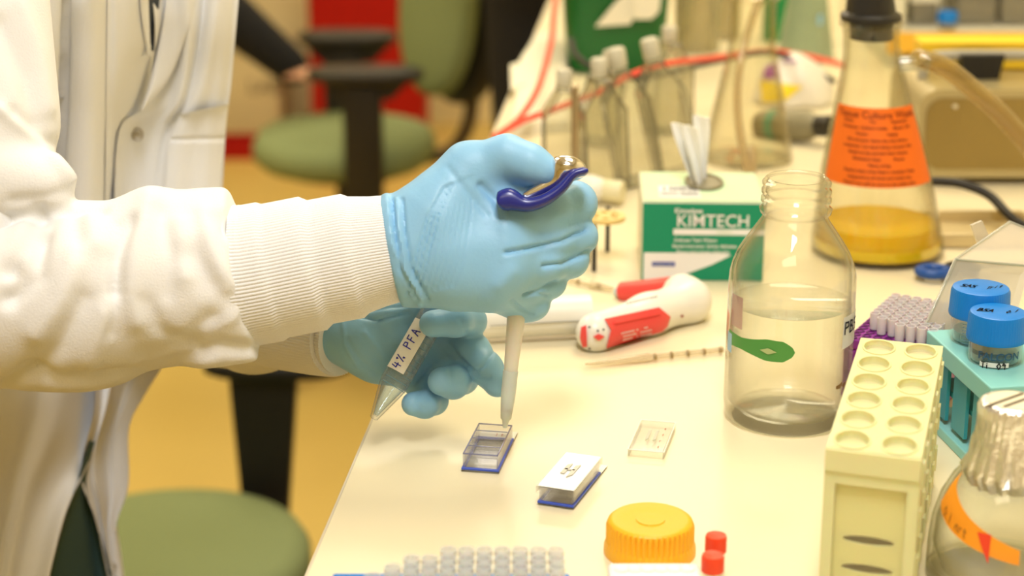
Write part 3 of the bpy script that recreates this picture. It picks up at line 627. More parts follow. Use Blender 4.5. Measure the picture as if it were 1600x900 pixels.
# ---------------------------------------------------------------- media bottle
def stand(px, pyb): p = atz(px, pyb); return p
def pxprof(c, pts):
    """(half width px, picture height) pairs of an upright round thing -> (r, z above the bench)"""
    y = c[1]; out = []
    for r, py in pts: z_ = zat(py, y); k = (y*math.cos(PITCH)+(CZ-z_)*math.sin(PITCH))/F; out.append((r*k, max(z_-c[2], 0)))
    return out
c = stand(1228, 650)
t = thing('media_bottle', 'clear glass bottle of clear liquid labelled PBS, without its cap', 'bottle', c)
pr = pxprof(c, [(84, 650), (93, 648), (97, 640), (99, 620), (99, 440), (98, 425), (94, 408), (86, 390), (74, 372), (62, 355), (53, 342), (50, 336), (56, 330), (57, 325), (52, 320), (52, 316), (55, 313), (55, 309), (51, 306), (51, 303), (54.5, 300), (54.5, 296), (51, 293), (51, 290), (54, 287), (54, 284), (50, 281), (50, 279)])
rr_ = interp = None
def shellz(pr, th, base): # inner wall offset, thick base
    inn = [(r-th, z_) for r, z_ in pr if z_ > base]; return [(.0002, 0)]+pr+[(pr[-1][0]-th*.5, pr[-1][1]+th*.4), (pr[-1][0]-th, pr[-1][1])]+inn[::-1]+[(pr[3][0]*.8, base), (.0002, base+.001)]
mk('bottle_glass', M().lathe(shellz(pr, .0022, .006), c, n=96), g_glass, t)
lv = zat(470, c[1])-c[2]; rb = pr[3][0]-.0023
mk('liquid', M().lathe([(.0002, .0075), (rb*.8, .0065), (rb, .012), (rb, lv), (rb-.0008, lv-.0006), (.0002, lv-.0008)], c, n=72), g_water, t)
fn = cyl_map(c, pr[4][0], 0); fz = lambda py: zat(py, c[1]-pr[4][0])-c[2]; k = mpp(c)
mg = mat('green_print', (.08, .30, .06), .4)
gx = lambda px: pr[4][0]*math.asin(max(-.999, min(.999, (px-1228)/99.)))
pts = [(-1.3, 0)]+[(0, 0)]; G = []
for px in list(np.linspace(1131, 1222, 26)):
    hh = float(np.interp(px, [1131, 1145, 1160, 1180, 1205, 1218, 1222.1], [11, 9, 12, 17, 16, 8, .5])); G.append([fn(gx(px), fz(551-q)) for q in np.linspace(-hh, hh, 5)])
mk('green_print', M().grid(G), mg, t)
mk('print_oval', M().grid([[cyl_map(c, pr[4][0], 0, off=.0008)(gx(px), fz(552+q*float(np.interp(px, [1172, 1183, 1195], [.3, 5, .3])))) for q in (-1, 0, 1)] for px in np.linspace(1172, 1195, 10)]), mat('pale_olive_print', (.42, .50, .22), .4), t)
G = [[fn(gx(px), fz(py)) for px in np.linspace(1150, 1182, 6)] for py in (545, 552, 556)]
mk('paper_label', M().grid([[fn(gx(px), fz(py)) for px in np.linspace(1298, 1324, 8)] for py in (506, 556)]), m_label, t)
m = M(); f2 = cyl_map(c, pr[4][0], 0, off=.0008); hand(m, 'PBS', .0066, lambda u, v: f2(gx(1314)+u*1.0, fz(524)+v), .08, .8); mk('label_writing', m, m_ink, t)
m = M(); random.seed(3)
for i in range(14): x = 1292+random.random()*26; y = 610+random.random()*4; m.grid([[fn(gx(x+a), fz(y+b)) for a in (-1.5, 1.5)] for b in (-2, 2+random.random()*3)])
mk('brown_print', m, mat('brown_print', (.35, .16, .02), .6), t)
mk('faded_print', M().grid([[fn(gx(px), fz(py)) for px in np.linspace(1133, 1146, 5)] for py in (480, 530)]), clear('faded_pink_print', (.75, .6, .6), (.5, .3, .3), .5, .7), t)
mk('blue_sticker', M().grid([[fn(gx(px), fz(py)) for px in np.linspace(1130, 1134, 4)] for py in (545, 575)]), mat('blue_sticker', (.35, .55, .75), .5), t)

# wipes box
c = stand(1092, 430); cL = atz(1001, 438); cR = atz(1192, 440); e = cR-cL; wd = np.linalg.norm(e); e /= wd; n_ = np.array([-e[1], e[0], 0.]); z = np.array([0, 0, 1.])
hb = zat(316, cL[1])-T; ztop = T+hb; bl = atz(987, 268, ztop); dp = float((bl-cL)@n_)*.97
t = thing('tissue_box', 'green and white KIMTECH tissue wipes box with a tissue sticking out', 'box', cL+e*wd/2+n_*dp/2)
W = lambda x, y, h: cL+e*x+n_*y+z*h; Rm = np.stack([e, n_, z], 1)
m_cgreen = mat('green_card', (.0, .26, .13), .5); m_cpale = mat('pale_green_card', (.55, .72, .47), .6); m_ccream = mat('cream_card', (.72, .70, .55), .6); m_cwhite = mat('white_card', (.83, .83, .80), .5)
mk('carton', M().box(W(wd/2, dp/2, hb/2), (wd, dp, hb), Rm, .0006, 1), m_ccream, t)
mk('front_print', M().prism([(.0005, .0005), (wd-.0005, .0005), (wd-.0005, hb-.0005), (.0005, hb-.0005)], 0, .0003, lambda v: W(v[0], -v[2], v[1])), m_cgreen, t)
S_ = wd/191.; P2 = lambda u, v, o=.0006: W(u*S_, -o, hb-v*S_/math.cos(PITCH)*1.0)
m = M(); m.prism([(4, 77), (125, 77), (140, 80), (110, 95), (70, 110), (40, 119), (4, 119)], .0004, .0006, lambda v: P2(v[0], v[1], v[2])); m.prism([(49, 40), (190, 40), (190, 49), (49, 49)], .0004, .0006, lambda v: P2(v[0], v[1], v[2]))
mk('white_band', m, m_cwhite, t)
mk('blue_band', M().prism([(17, 91), (53, 91), (53, 98), (17, 98)], .0007, .0009, lambda v: P2(v[0], v[1], v[2])), mat('blue_print', (.07, .08, .40), .5), t)
m = M(); tf = lambda cx, cy: (lambda u, v: P2(cx+u/S_, cy-v/S_, .0011))
text_geo(m, 'KIMTECH', 27*S_, tf(110, 28), .0004*.15); text_geo(m, 'Kimwipes', 11*S_, tf(72, 12), .0001); 
for i, s_ in enumerate(('Delicate Task Wipers', 'Essuie-tout pour taches delicates', 'Panos para tareas delicadas')): text_geo(m, s_, 7.5*S_, tf((84, 98, 96)[i], 57+i*9), .00005)
mk('lettering', m, m_cwhite, t)
m = M(); text_geo(m, 'SCIENCE', 6*S_, tf(128, 44.5)); mk('band_lettering', m, m_cpale, t)
m = M(); text_geo(m, 'Kimberly-Clark', 5*S_, lambda u, v: P2(35+u/S_, 94.5-v/S_, .0012)); mk('maker_lettering', m, m_cpale, t)
mk('top_panel', M().prism([(.001, .001), (wd-.001, .001), (wd-.001, dp-.001), (.001, dp-.001)], hb+.0003, hb+.0008, lambda v: W(*v)), m_cpale, t)
m = M(); m.prism([(.012, dp*.12), (.040, dp*.12), (.040, dp*.5), (.012, dp*.5)], hb+.0009, hb+.0012, lambda v: W(*v)); mk('top_notice', m, m_cwhite, t)
m = M(); text_geo(m, '100%', .012, lambda u, v: W(.026+u, dp*.38+v, hb+.0015)); 
for i in range(3): text_geo(m, 'lorem'[:0]+'VIRGIN WOOD', .0038, lambda u, v, i=i: W(.026+u, dp*(.26-.04*i)+v, hb+.0015))
mk('notice_lettering', m, m_ink, t)
co = atz(1100, 288, ztop); 
mk('opening', M().tube([co+np.array([.0125*math.cos(a), .020*math.sin(a), .002]) for a in np.linspace(0, 2*math.pi, 40)], .0012, 8, cap=False).prism([(.0125*math.cos(a), .020*math.sin(a)) for a in np.linspace(0, 2*math.pi, 32)[:-1]], .0012, .0016, lambda v: co+np.array(v)), mat('opening_film', (.25, .22, .13), .35), t)
m = M()
for (bx_, tx0, tx1, ty, dd) in ((1092, 1048, 1076, 192, 0), (1096, 1066, 1090, 196, -.007), (1100, 1082, 1107, 180, .007)):
    yb_ = co[1]+dd; G = []
    for v in np.linspace(0, 1, 14):
        zz = ztop-.004+(zat(ty, yb_)-ztop+.004)*v; hw = (tx1-tx0)/2*min(1, .25+v*.9); cx = bx_+((tx0+tx1)/2-bx_)*v**.8
        G.append([[xat(cx+hw*u, yb_, zz), yb_+.004*math.sin(u*2.5+v*3)-.004*v, zz] for u in np.linspace(-1, 1, 9)])
    m.grid(G, .0012, (0, 1, 0))
mk('tissue', m, mat('tissue_paper', (.92, .91, .86), .9), t)

# ---------------------------------------------------------------- flasks
m_rub = mat('black_rubber', (.018, .016, .014), .35)
c = stand(1371, 393)
t = thing('vacuum_flask', 'conical vacuum flask of yellow liquid with an orange waste label and black stopper', 'flask', c)
pr = pxprof(c, [(94, 398), (100, 393), (103, 384), (102, 366), (98, 345), (91, 300), (82, 255), (72, 210), (61, 165), (53, 130), (48, 105), (45, 88), (44, 55), (45, 42), (49, 39), (49, 33), (45, 31)])
def lean(m): # the flask's axis leans a touch left
    m.v = [(x-.085*(z_-T) if z_ > T else x, y, z_) for x, y, z_ in m.v]; return m
mk('flask_glass', lean(M().lathe(shellz(pr, .0024, .005), c, n=96)), g_glass2, t)
lv = zat(345, c[1])-c[2]; rl = float(np.interp(lv, [q[1] for q in pr[1:]], [q[0] for q in pr[1:]]))-.0026; rb = pr[2][0]-.0026
m_broth = mat('yellow_broth', (.99, .62, .01), .15, trans=.15, ior=1.33, sss=.3)
mk('yellow_liquid', lean(M().lathe([(.0002, .006), (rb*.9, .006), (rb, .012), (rb, pr[2][1]), (rl, lv), (.0002, lv-.0005)], c, n=72)), m_broth, t)
prr = sorted([(z_, r) for r, z_ in pr]); rz = lambda z_: float(np.interp(z_, [a for a, b in prr], [b for a, b in prr]))
zt, zb = zat(166, c[1]-.02)-c[2], zat(292, c[1]-.035)-c[2]
def fmap(a, z_, off=.0007): r = rz(z_)+off; return (c[0]+r*math.cos(a)-.085*z_, c[1]+r*math.sin(a), c[2]+z_)
A0, A1 = -math.pi/2-1.25, -math.pi/2+1.12
lz = lambda s, v: zb+(zt-zb)*v-.006*(s-.3)*0
mk('orange_label', M().grid([[fmap(A0+(A1-A0)*s, lz(s, v)) for s in np.linspace(0, 1, 30)] for v in np.linspace(0, 1, 12)]), mat('orange_paper', (.86, .16, .006), .55), t)
m = M()
def ltxt(s, cx, cy, size): text_geo(m, s, size, lambda u, v: fmap(-math.pi/2+(cx+u)/rz(lz(.5, cy)), lz(.5, cy)+v, .0012), .00008)
ltxt('Tissue Culture Waste', -.002, .91, .0066)
rows = ['Date:              To:            Generator:', 'Contents:  Culture media     Bleach 10%', 'Room:               Initials:', 'Do not pour down the sink before', 'treatment. Let stand thirty minutes with', 'bleach at ten percent final volume.', 'Biohazard class:          Phone:', 'Name of lab:', 'Replace label when flask is emptied. Keep', 'stoppered at all times and inside tray.', 'Report any spill at once to the safety desk.']
for i, s_ in enumerate(rows): ltxt(s_, -.003, .83-.078*i, .0030)
for (u0, u1) in ((-.022, -.019), (.010, .014)): 
    for q in (.60, .82): m.grid([[fmap(-math.pi/2+u/.03, lz(.5, q+e_), .0011) for u in (u0, u1)] for e_ in (0, .006)])
mk('label_lettering', m, mat('label_ink', (.25, .03, .0), .6), t)
zq = zat(31, c[1])-c[2]
mk('stopper', lean(M().lathe([(.0002, zq-.013), (33*k*1.25, zq-.013), (36*k*1.2, zq), (47*k*1.25, zq+.0005), (47*k*1.25, zq+.004), (40*k*1.2, zq+.006), (36*k*1.2, zq+.02), (.0002, zq+.02)], c, n=40)), m_rub, t)
zs = zat(98, c[1])-c[2]; sp = np.array([c[0]-.085*zs+rz(zs)*.85, c[1]-.006, c[2]+zs])
mk('side_arm', M().tube([sp, sp+[.018, -.004, .002]], [.0058, .005], 20).tube([sp+[.017, -.004, .002], sp+[.019, -.004, .002]], .0066, 20), g_rim, t)
g_hose = clear('clear_hose', (.93, .88, .70), (.50, .36, .14), .22, .85, 1.6, .08)
hp = smooth_path([sp+[.012, -.003, .0015], aty(1440, 92, c[1]-.01), aty(1480, 108, c[1]-.015), aty(1530, 148, c[1]-.02), aty(1570, 185, c[1]-.02), aty(1620, 245, c[1]-.02), aty(1680, 350, c[1]-.02)]+[atz(1740, 470)+[0, 0, .008], atz(1800, 440)+[0, .05, .008]], 10)
solo('vacuum_hose', M().tube(hp, .0068, 20, cap=False).tube(hp, .0042, 16, cap=False), g_hose, 'thick clear hose curving right from the side arm of the orange-labelled flask', 'hose', hp[0])

c = stand(1168, 250)
t = thing('clear_flask', 'empty clear conical flask with a tall neck and thin tubing in it', 'flask', c)
pr = pxprof(c, [(60, 253), (68, 249), (70, 242), (66, 215), (56, 165), (45, 115), (38, 85), (36, 60), (36, 8), (36, 0), (41, -2), (42, -6), (38, -9)])
mk('flask_glass', M().lathe(shellz(pr, .0022, .004), c, n=80), g_glass2, t)
hp = smooth_path([aty(1240, -60, c[1]), aty(1192, -8, c[1]), aty(1172, 40, c[1]-.01), aty(1157, 100, c[1]-.04), aty(1152, 150, c[1]-.09), aty(1155, 200, c[1]-.14), aty(1166, 260, c[1]-.20), aty(1174, 300, c[1]-.235), atz(1172, 330)*[1, 1, 0]+[0, 0, T+.05]], 10)
solo('thin_tubing', M().tube(hp, .0032, 14, cap=False), clear('thin_tube_clear', (.9, .85, .72), (.42, .30, .14), .25, .9, 1.5, .08), 'thin clear tubing hanging in front of the empty flask beside the tissue', 'tubing', hp[0])
# small angular funnel-like clear cup standing between wipes box and bottle
c = atz(1163, 400); g_cup = clear('cup_plastic', (.90, .93, .90), (.66, .72, .64), .45, .85, 1.5)
solo('specimen_vial', M().lathe([(.0001, 0), (.0105, 0), (.0105, .035), (.0100, .038), (.0035, .052), (.0035, .056), (.0028, .056), (.009, .037), (.009, .002), (.0001, .002)], c-[0, .01, 0], n=24), g_cup, 'small clear conical-shouldered vial between the wipes box and the PBS bottle', 'vial', c)

# ---------------------------------------------------------------- pipette controllers
m_ivory = mat('ivory_plastic', (.80, .77, .68), .3, spec=.5); m_red = mat('coral_red_rubber', (.80, .07, .06), .4)
p0 = atz(926, 548, T+.022)-[0, 0, .0]; p0 = aty(930, 520, atz(930, 552)[1]+.008); p1 = aty(1075, 470, atz(1075, 510)[1]+.012)
kk = mpp(p0)
t = thing('pipette_controller', 'white pipette controller with coral red panel lying on its side', 'pipette controller', (p0[0]+.03, p0[1]+.01, T))
P0 = p0.astype(np.float32); P1 = p1.astype(np.float32)
nz = aty(1050, 452, p1[1]+.012).astype(np.float32); dv = (P1-P0)/np.linalg.norm(P1-P0)
def ctl(P):
    d = cone(P, P0+dv*.0, P0+(P1-P0)*.55, 31*kk, 30*kk); d = smin(d, cone(P, P0+(P1-P0)*.55, P1, 30*kk, 36*kk), .01)
    return smin(d, cone(P, P1, P1+np.array([-.004, .006, .004], np.float32), 35*kk, 30*kk), .006)
V, Q = sdf_mesh(ctl, np.minimum(P0, P1)-.03, np.maximum(P0, P1)+.03, .0012); V = relax(V, Q, 2); V[:, 2] = np.maximum(V[:, 2], T+.0003)
mk('housing', qm(V, Q), m_ivory, t, recalc=False)
cb = BVHTree.FromPolygons([tuple(q) for q in V.tolist()], [tuple(q) for q in Q.tolist()])
def on(bv, px, py, off):
    r = ray(px, py); h = bv.ray_cast(Vector(CAM.tolist()), Vector((r/np.linalg.norm(r)).tolist()))
    return None if h[0] is None else np.array(h[0])-ray(px, py)*off
def decal(bv, L, R, off, th, nu=14, nv=10):
    G = []
    for j in range(nv+1):
        s = j/nv; row = []
        a = np.array([np.interp(s, np.linspace(0, 1, len(L)), [q[k] for q in L]) for k in (0, 1)]); b = np.array([np.interp(s, np.linspace(0, 1, len(R)), [q[k] for q in R]) for k in (0, 1)])
        for i in range(nu+1):
            q = a+(b-a)*i/nu; h = on(bv, q[0], q[1], off); row.append(h)
        G.append(row)
    last = None
    for row in G:
        good = [x for x in row if x is not None]
        if not good: row[:] = [last]*len(row) if last is not None else row; continue
        for i in range(len(row)):
            if row[i] is None: row[i] = min(good, key=lambda g: 0 if False else abs(good.index(g) if False else 0)) if i < len(row)/2 else good[-1]
        last = row[-1]
    return M().grid(G, th, fw)
mk('red_panel', decal(cb, [(945, 498), (955, 515), (946, 552)], [(1030, 480), (1048, 495), (1040, 522)], .0018, .003), m_red, t)
mk('panel_ridge', decal(cb, [(960, 502), (961, 506)], [(1032, 487), (1032, 491)], .0035, .003, 10, 2), m_red, t)
m = M()
for i in range(3):
    for j in range(16): 
        q = (972+j*3, 521+i*5.5-j*.7); g = [on(cb, q[0]+dx, q[1]+dy, .0022) for dx, dy in ((-1, -1), (1, -1.3), (1, .7), (-1, 1))]
        if random.random() < .85 and all(x is not None for x in g): m.add(g, [(0, 1, 2, 3)], False)
mk('panel_lettering', m, m_cwhite, t)
mk('trigger', decal(cb, [(908, 511), (906, 528), (910, 543)], [(916, 508), (917, 527), (917, 542)], .0015, .003, 4, 6), m_red, t)
mk('power_button', decal(cb, [(934, 522), (927, 526), (934, 532)], [(937, 522), (945, 526), (937, 532)], .0015, .003, 6, 6), m_red, t)
mk('indicator_light', decal(cb, [(1064, 492), (1064, 496)], [(1068, 492), (1068, 496)], .0006, .001, 3, 3), mat('dark_red_dot', (.3, .02, .02), .3), t)
m = M()
for q in ((921, 511), (921, 545), (934, 517), (943, 515)):
    g = [on(cb, q[0]+dx, q[1]+dy, .0004) for dx, dy in ((-1.5, -1.5), (1.5, -1.5), (1.5, 1.5), (-1.5, 1.5))]
    if all(x is not None for x in g): m.add(g, [(0, 1, 2, 3)], False)
for j in range(20):
    q = (955+j*3.3+ (8 if j > 4 else 0), 478-j*.75); g = [on(cb, q[0]+dx, q[1]+dy, .0004) for dx, dy in ((-.8, -2), (.6, -2), (1.2, 1), (-.6, 1))]
    if all(x is not None for x in g): m.add(g, [(0, 1, 2, 3)], False)
mk('housing_lettering', m, m_ink, t)
q0 = aty(1052, 452, p1[1]+.022); q1 = aty(972, 456, p1[1]+.045)
mk('red_nose', M().tube([q0+(q0-q1)*.15, q0, q0+(q1-q0)*.5, q1], [.010, .0085, .0072, .0066], 24), m_red, t)
mk('nose_tip', M().tube([q1, q1+(q1-q0)*.12], [.005, .003], 16), mat('pale_blue_silicone', (.45, .62, .68), .4), t)
# the ivory barrel lying behind
a0 = atz(740, 515, T+.015)+[0, .02, 0]; a1 = atz(925, 515, T+.015)+[0, .03, 0]
t = thing('barrel_handle', 'thick ivory plastic barrel lying behind the gloved right hand', 'handle', (a0+a1)/2*[1, 1, 0]+[0, 0, T])
mk('barrel', M().tube(smooth_path([a0, a0+(a1-a0)*.02, a0+(a1-a0)*.3, a0+(a1-a0)*.7, a1], 6), [.0095]*3+[.0125]*22, 32), m_ivory, t)
mk('seam', M().tube([a0+[.01, -.0127, 0], a1+[0, -.0127, 0]], .0004, 6), mat('seam_grey', (.35, .33, .27), .6), t)  # thin grey line along the barrel seam
# thin glass pipettes
g_thin = clear('thin_pipette_glass', (.93, .90, .82), (.70, .58, .38), .35, .9, 1.5, .05)
def thin_pip(a, b, rings, label):
    A = atz(*a, T+.003); B = atz(*b, T+.003); t = thing('transfer_pipette', label, 'pipette', (A+B)/2*[1, 1, 0]+[0, 0, T]); d = B-A
    mk('stem', M().tube([A, A+d*.06, A+d*.45, A+d*.5, B], [.0008, .0014, .0026, .0016, .0018], 14), g_thin, t)
    for s in rings: mk('graduation_ring', M().tube([A+d*s-d/np.linalg.norm(d)*.0006, A+d*s+d/np.linalg.norm(d)*.0006], .0021, 14), mat('ring_amber', (.35, .25, .1), .4), t)
thin_pip((915, 569), (1130, 546), (.5, .62, .74, .86, .98), 'thin glass pipette lying in front of the red and white controller')
thin_pip((960, 452), (880, 435), (.3, .7), 'thin clear pipette lying behind the gloved hand')

# ---------------------------------------------------------------- tip rack with its lid
m_purple = mat('purple_plastic', (.28, .03, .30), .4, sss=.05); m_tiptop = mat('pinkish_tip_plastic', (.78, .70, .72), .35, sss=.3, alpha=.8)
zt = T+.042; FLp = atz(1318, 528, zt); FRp = atz(1460, 552, zt); e = FRp-FLp; wl = np.linalg.norm(e); e /= wl; n_ = np.array([-e[1], e[0], 0.]); bk = atz(1345, 425, zt); dpr = .062; Rm = np.stack([e, n_, z], 1)
W = lambda x, y, h: FLp*[1, 1, 0]+e*x+n_*y+z*(T+h)
t = thing('tip_rack', 'purple pipette tip rack partly filled with tips', 'rack', W(wl/2, dpr/2, 0))
mk('rack_box', M().box(W(wl/2, dpr/2, .018), (wl, dpr, .036), Rm, .002, 2), m_purple, t)
pitch = .0062; nx = int(wl/pitch); ny = int(dpr/pitch); m = M(); ox = (wl-(nx-1)*pitch)/2; oy = (dpr-(ny-1)*pitch)/2
m.box(W(wl/2, dpr/2, .039), (wl-.001, dpr-.001, .006), Rm, .0008, 1); mk('rack_deck', m, m_purple, t)
m = M()
for i in range(nx):
    for j in range(ny): m.lathe([(.0019, .0421), (.0026, .0422), (.0028, .0426), (.0019, .0426)], W(ox+i*pitch, oy+j*pitch, 0)-[0, 0, 0]+[0, 0, 0], n=8)
mk('deck_holes', m, mat('purple_dark_holes', (.13, .012, .14), .5), t)
m = M()
for q in (.012, .024): m.box(W(wl/2, -.0006, q), (wl-.006, .0014, .0012), Rm)
mk('side_ribs', m, m_purple, t)
tipm = M().lathe([(.0001, 0), (.0026, 0), (.0029, .008), (.0029, .0095), (.0024, .0095), (.0022, .002), (.0001, .002)], (0, 0, 0), n=10)
first = None
for i in range(nx):
    for j in range(ny):
        if j < 2 + (1 if i < 2 else 0) - (1 if i > nx*.45 else 0) or i < 1: continue
        p = W(ox+i*pitch, oy+j*pitch, .0427)
        if first is None: o = first = solo('pipette_tip', tipm, m_tiptop, 'translucent pinkish pipette tip standing in the purple rack', 'pipette tip', (0, 0, 0), 'tips in the purple rack')
        else: o = copy_tree(first)
        o.location = Vector(p.tolist())
g_lid = clear('hazy_lid', (.93, .90, .82), (.82, .76, .64), .42, .8, 2, .2)
lb = W(wl-.004, dpr*.2, .040); c0 = aty(1412, 585, lb[1]); c1 = aty(1493, 405, lb[1]+.02); c2 = aty(1578, 347, lb[1]+.055); c3 = aty(1660, 380, lb[1]+.045); c4 = aty(1560, 610, lb[1]-.005)
t = thing('rack_lid', 'hazy clear hinged lid tilted up behind the blue-capped tubes', 'lid', (c0+c2)/2*[1, 1, 0]+[0, 0, T])
def plate(m, a, b, c_, d, th):
    nn = np.cross(b-a, d-a); nn /= np.linalg.norm(nn); m.add([a, b, c_, d, a+nn*th, b+nn*th, c_+nn*th, d+nn*th], [(0, 1, 2, 3), (7, 6, 5, 4), (0, 4, 5, 1), (1, 5, 6, 2), (2, 6, 7, 3), (3, 7, 4, 0)], False); return m
c4[2] = max(c4[2], T+.03); c0[2] = max(c0[2], T+.012)
m = M(); plate(m, c0, c1, c3-(c2-c1)*.6, c4, .0012); plate(m, c1, c2, c3, c3-(c2-c1)*.6, .0012); mk('lid_panels', m, g_lid, t, recalc=False)
m = M(); m.tube([c0, c1, c2], .0009, 8); m.tube([c1, c3-(c2-c1)*.6], .0008, 8); m.tube([c2, c3], .0008, 8); mk('lid_edges', m, g_rim, t)
h0 = aty(1530, 385, c1[1]+.02); h1 = aty(1518, 352, c1[1]+.02); h2 = aty(1535, 345, c1[1]+.022); h3 = aty(1545, 368, c1[1]+.022)
mk('latch', plate(M(), h0, h1, h2, h3, .002), g_lid, t)

# ---------------------------------------------------------------- turquoise rack and its tubes
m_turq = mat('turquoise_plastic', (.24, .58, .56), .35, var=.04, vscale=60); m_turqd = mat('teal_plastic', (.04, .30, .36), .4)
zt = T+.052; fl = atz(1548, 606, zt); fb = atz(1448, 516, zt); n_ = fb-fl; n_[2] = 0; ld = np.linalg.norm(n_); n_ /= ld; e = np.array([n_[1], -n_[0], 0.]); wl = .085; Rm = np.stack([e, n_, z], 1)
if e[0] < 0: e = -e
W = lambda x, y, h: fl*[1, 1, 0]+e*x+n_*y+z*(T+h)
t = thing('turquoise_rack', 'turquoise tube rack holding blue-capped tubes', 'rack', W(wl/2, ld/2, 0))
mk('top_tray', M().box(W(wl/2, ld/2, .0465), (wl, ld, .011), Rm, .0008, 2), m_turq, t)
m = M(); m.box(W(wl/2, ld/2, .003), (wl, ld, .006), Rm, .0008, 2); mk('base_tray', m, m_turq, t)
for i, (x, y) in enumerate(((.004, .004), (.004, ld-.004), (wl-.004, .004), (wl-.004, ld-.004))): mk('post', M().box(W(x, y, .0235), (.007, .007, .035), Rm, .0006, 1), m_turq, t)
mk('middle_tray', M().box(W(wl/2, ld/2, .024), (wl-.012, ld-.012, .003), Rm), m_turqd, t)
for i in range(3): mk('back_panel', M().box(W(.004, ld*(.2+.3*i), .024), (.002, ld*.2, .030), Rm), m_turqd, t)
m_cap = mat('blue_cap_plastic', (.0, .20, .66), .35, spec=.5)
def falcon(px, pyt, rcap, depthy, label, writing, brand, zrest):
    c = aty(px, pyt, depthy); zt_ = c[2]; kk = mpp(c); r = rcap*kk; hc = zt_-zrest; ch = 43*kk/math.cos(PITCH); rbody = r*.90
    c = np.array([c[0], c[1], zrest]); t = thing('sample_tube', label, 'tube', c, 'blue-capped tubes in the turquoise rack')
    mk('tube_wall', M().lathe(shell([(rbody*.96, 0), (rbody, .002), (rbody, hc-ch+.002)], .001), c, n=48), g_ps, t)
    mk('tube_liquid', M().lathe([(.0001, .0015), (rbody-.0013, .0015), (rbody-.0013, (hc-ch)*.42), (.0001, (hc-ch)*.42)], c, n=40), clear('tube_liquid_blue', (.55, .78, .82), (.25, .5, .55), .35, .8, 2), t)
    cp = mk('cap', M().lathe([(r*.92, hc-ch), (r*1.0, hc-ch), (r*1.02, hc-ch+.001), (r, hc-ch+.0025), (r*.97, hc-.0022), (r*.93, hc-.0004), (r*.86, hc), (.0001, hc)], c, n=180, fn=lambda r_, z_, a: r_*(1+.010*math.cos(a*60)) if hc-ch+.0015 < z_ < hc-.002 else r_), m_cap, t)
    m = M()
    for i, s_ in enumerate(writing): hand(m, s_, .0048, lambda u, v, i=i: c+np.array([(-.006, .0075)[i]+v*.5+u*.75, (.001, -.001)[i]+v*.8-u*.25*(1-2*i), hc+.0003]), .09, .7)
    mk('cap_writing', m, m_ink, cp)
    f = cyl_map(c, rbody, 0); m = M()
    if brand:
        text_geo(m, 'FALCON', .0058, lambda u, v: f(u-.001, (hc-ch)*.52+v), .0001)
        mk('lettering', m, mat('faded_navy_ink', (.02, .08, .16), .6), t); mk('paper_label', M().grid([[f(u, (hc-ch)*q, ) for u in np.linspace(-.011, .004, 10)] for q in (.06, .27)]), m_label, t)
        m2 = M(); f2 = cyl_map(c, rbody, 0, off=.0009); hand(m2, 'Ti 09', .0032, lambda u, v: f2(-.0035+u, (hc-ch)*.15+v), .09, .8); mk('label_writing', m2, m_ink, t)
        mk('froth', M().lathe([(rbody-.0012, (hc-ch)*.62), (rbody-.0011, (hc-ch)*.98)], c, n=40), clear('froth_film', (.75, .78, .70), (.5, .5, .42), .5, .8, 1.5, .4), t)
    else:
        for q in range(7): m.grid([[f(u, (hc-ch)*(.12+.12*q)+e_) for u in np.linspace(-.012, -.006+.002*(q % 2), 6)] for e_ in (0, .0004)])
        mk('graduations', m, m_grad, t)
    return t
ztray = T+.0522
falcon(1533, 448, 46.5, atz(1520, 545, ztray)[1]+.014, 'blue-capped tube farther back in the turquoise rack with graduations', ['0SAS'[1:], 'Trit'], False, ztray)
falcon(1560, 486, 46, atz(1560, 575, ztray)[1]+.012, 'blue-capped FALCON tube nearer the front of the turquoise rack', ['BSA', '0.1'], True, ztray)

# ---------------------------------------------------------------- cream rack in front
m_cream = mat('cream_polypropylene', (.88, .83, .46), .32, sss=.25, bump=.15, bscale=90, alpha=.80)
m_creamd = mat('cream_polypropylene_deep', (.88, .80, .38), .4, sss=.2, alpha=.80)
za = T+.110
yf = .70
def findz(py, y): return zat(py, y)
A = aty(1290, 702, .775); B = aty(1440, 716, .762); zf = (A[2]+B[2])/2; A[2] = B[2] = zf
Cb = atz(1474, 540, zf); Db = atz(1345, 528, zf)
e = B-A; wl = np.linalg.norm(e); e /= wl; n_ = np.array([-e[1], e[0], 0.]); shear = float(((Db-A)+(Cb-B))@e/2); ld = float(((Db-A)+(Cb-B))@n_/2)
n2 = n_*ld+e*shear; n2u = n2/np.linalg.norm(n2); ld2 = np.linalg.norm(n2)
h_r = zf-T
W = lambda x, y, h: A*[1, 1, 0]+e*x+n2u*y+z*(T+h)
def W3(v): return W(*v)
t = thing('cream_rack', 'tall cream plastic tube rack with two rows of round holes', 'rack', W(wl/2, ld2/2, 0))
fr = M(); th = .0018
def wbox(m, x0, x1, y0, y1, h0, h1): return m.prism([(x0, y0), (x1, y0), (x1, y1), (x0, y1)], h0, h1, W3)
wbox(fr, 0, .005, 0, th, 0, h_r-.010); wbox(fr, wl-.005, wl, 0, th, 0, h_r-.010); wbox(fr, .005, wl-.005, 0, th, h_r-.016, h_r-.010); wbox(fr, 0, wl, -.0012, th, h_r-.010, h_r)
mk('front_frame', fr, m_cream, t)
fp = M(); yy = .003; holes = []
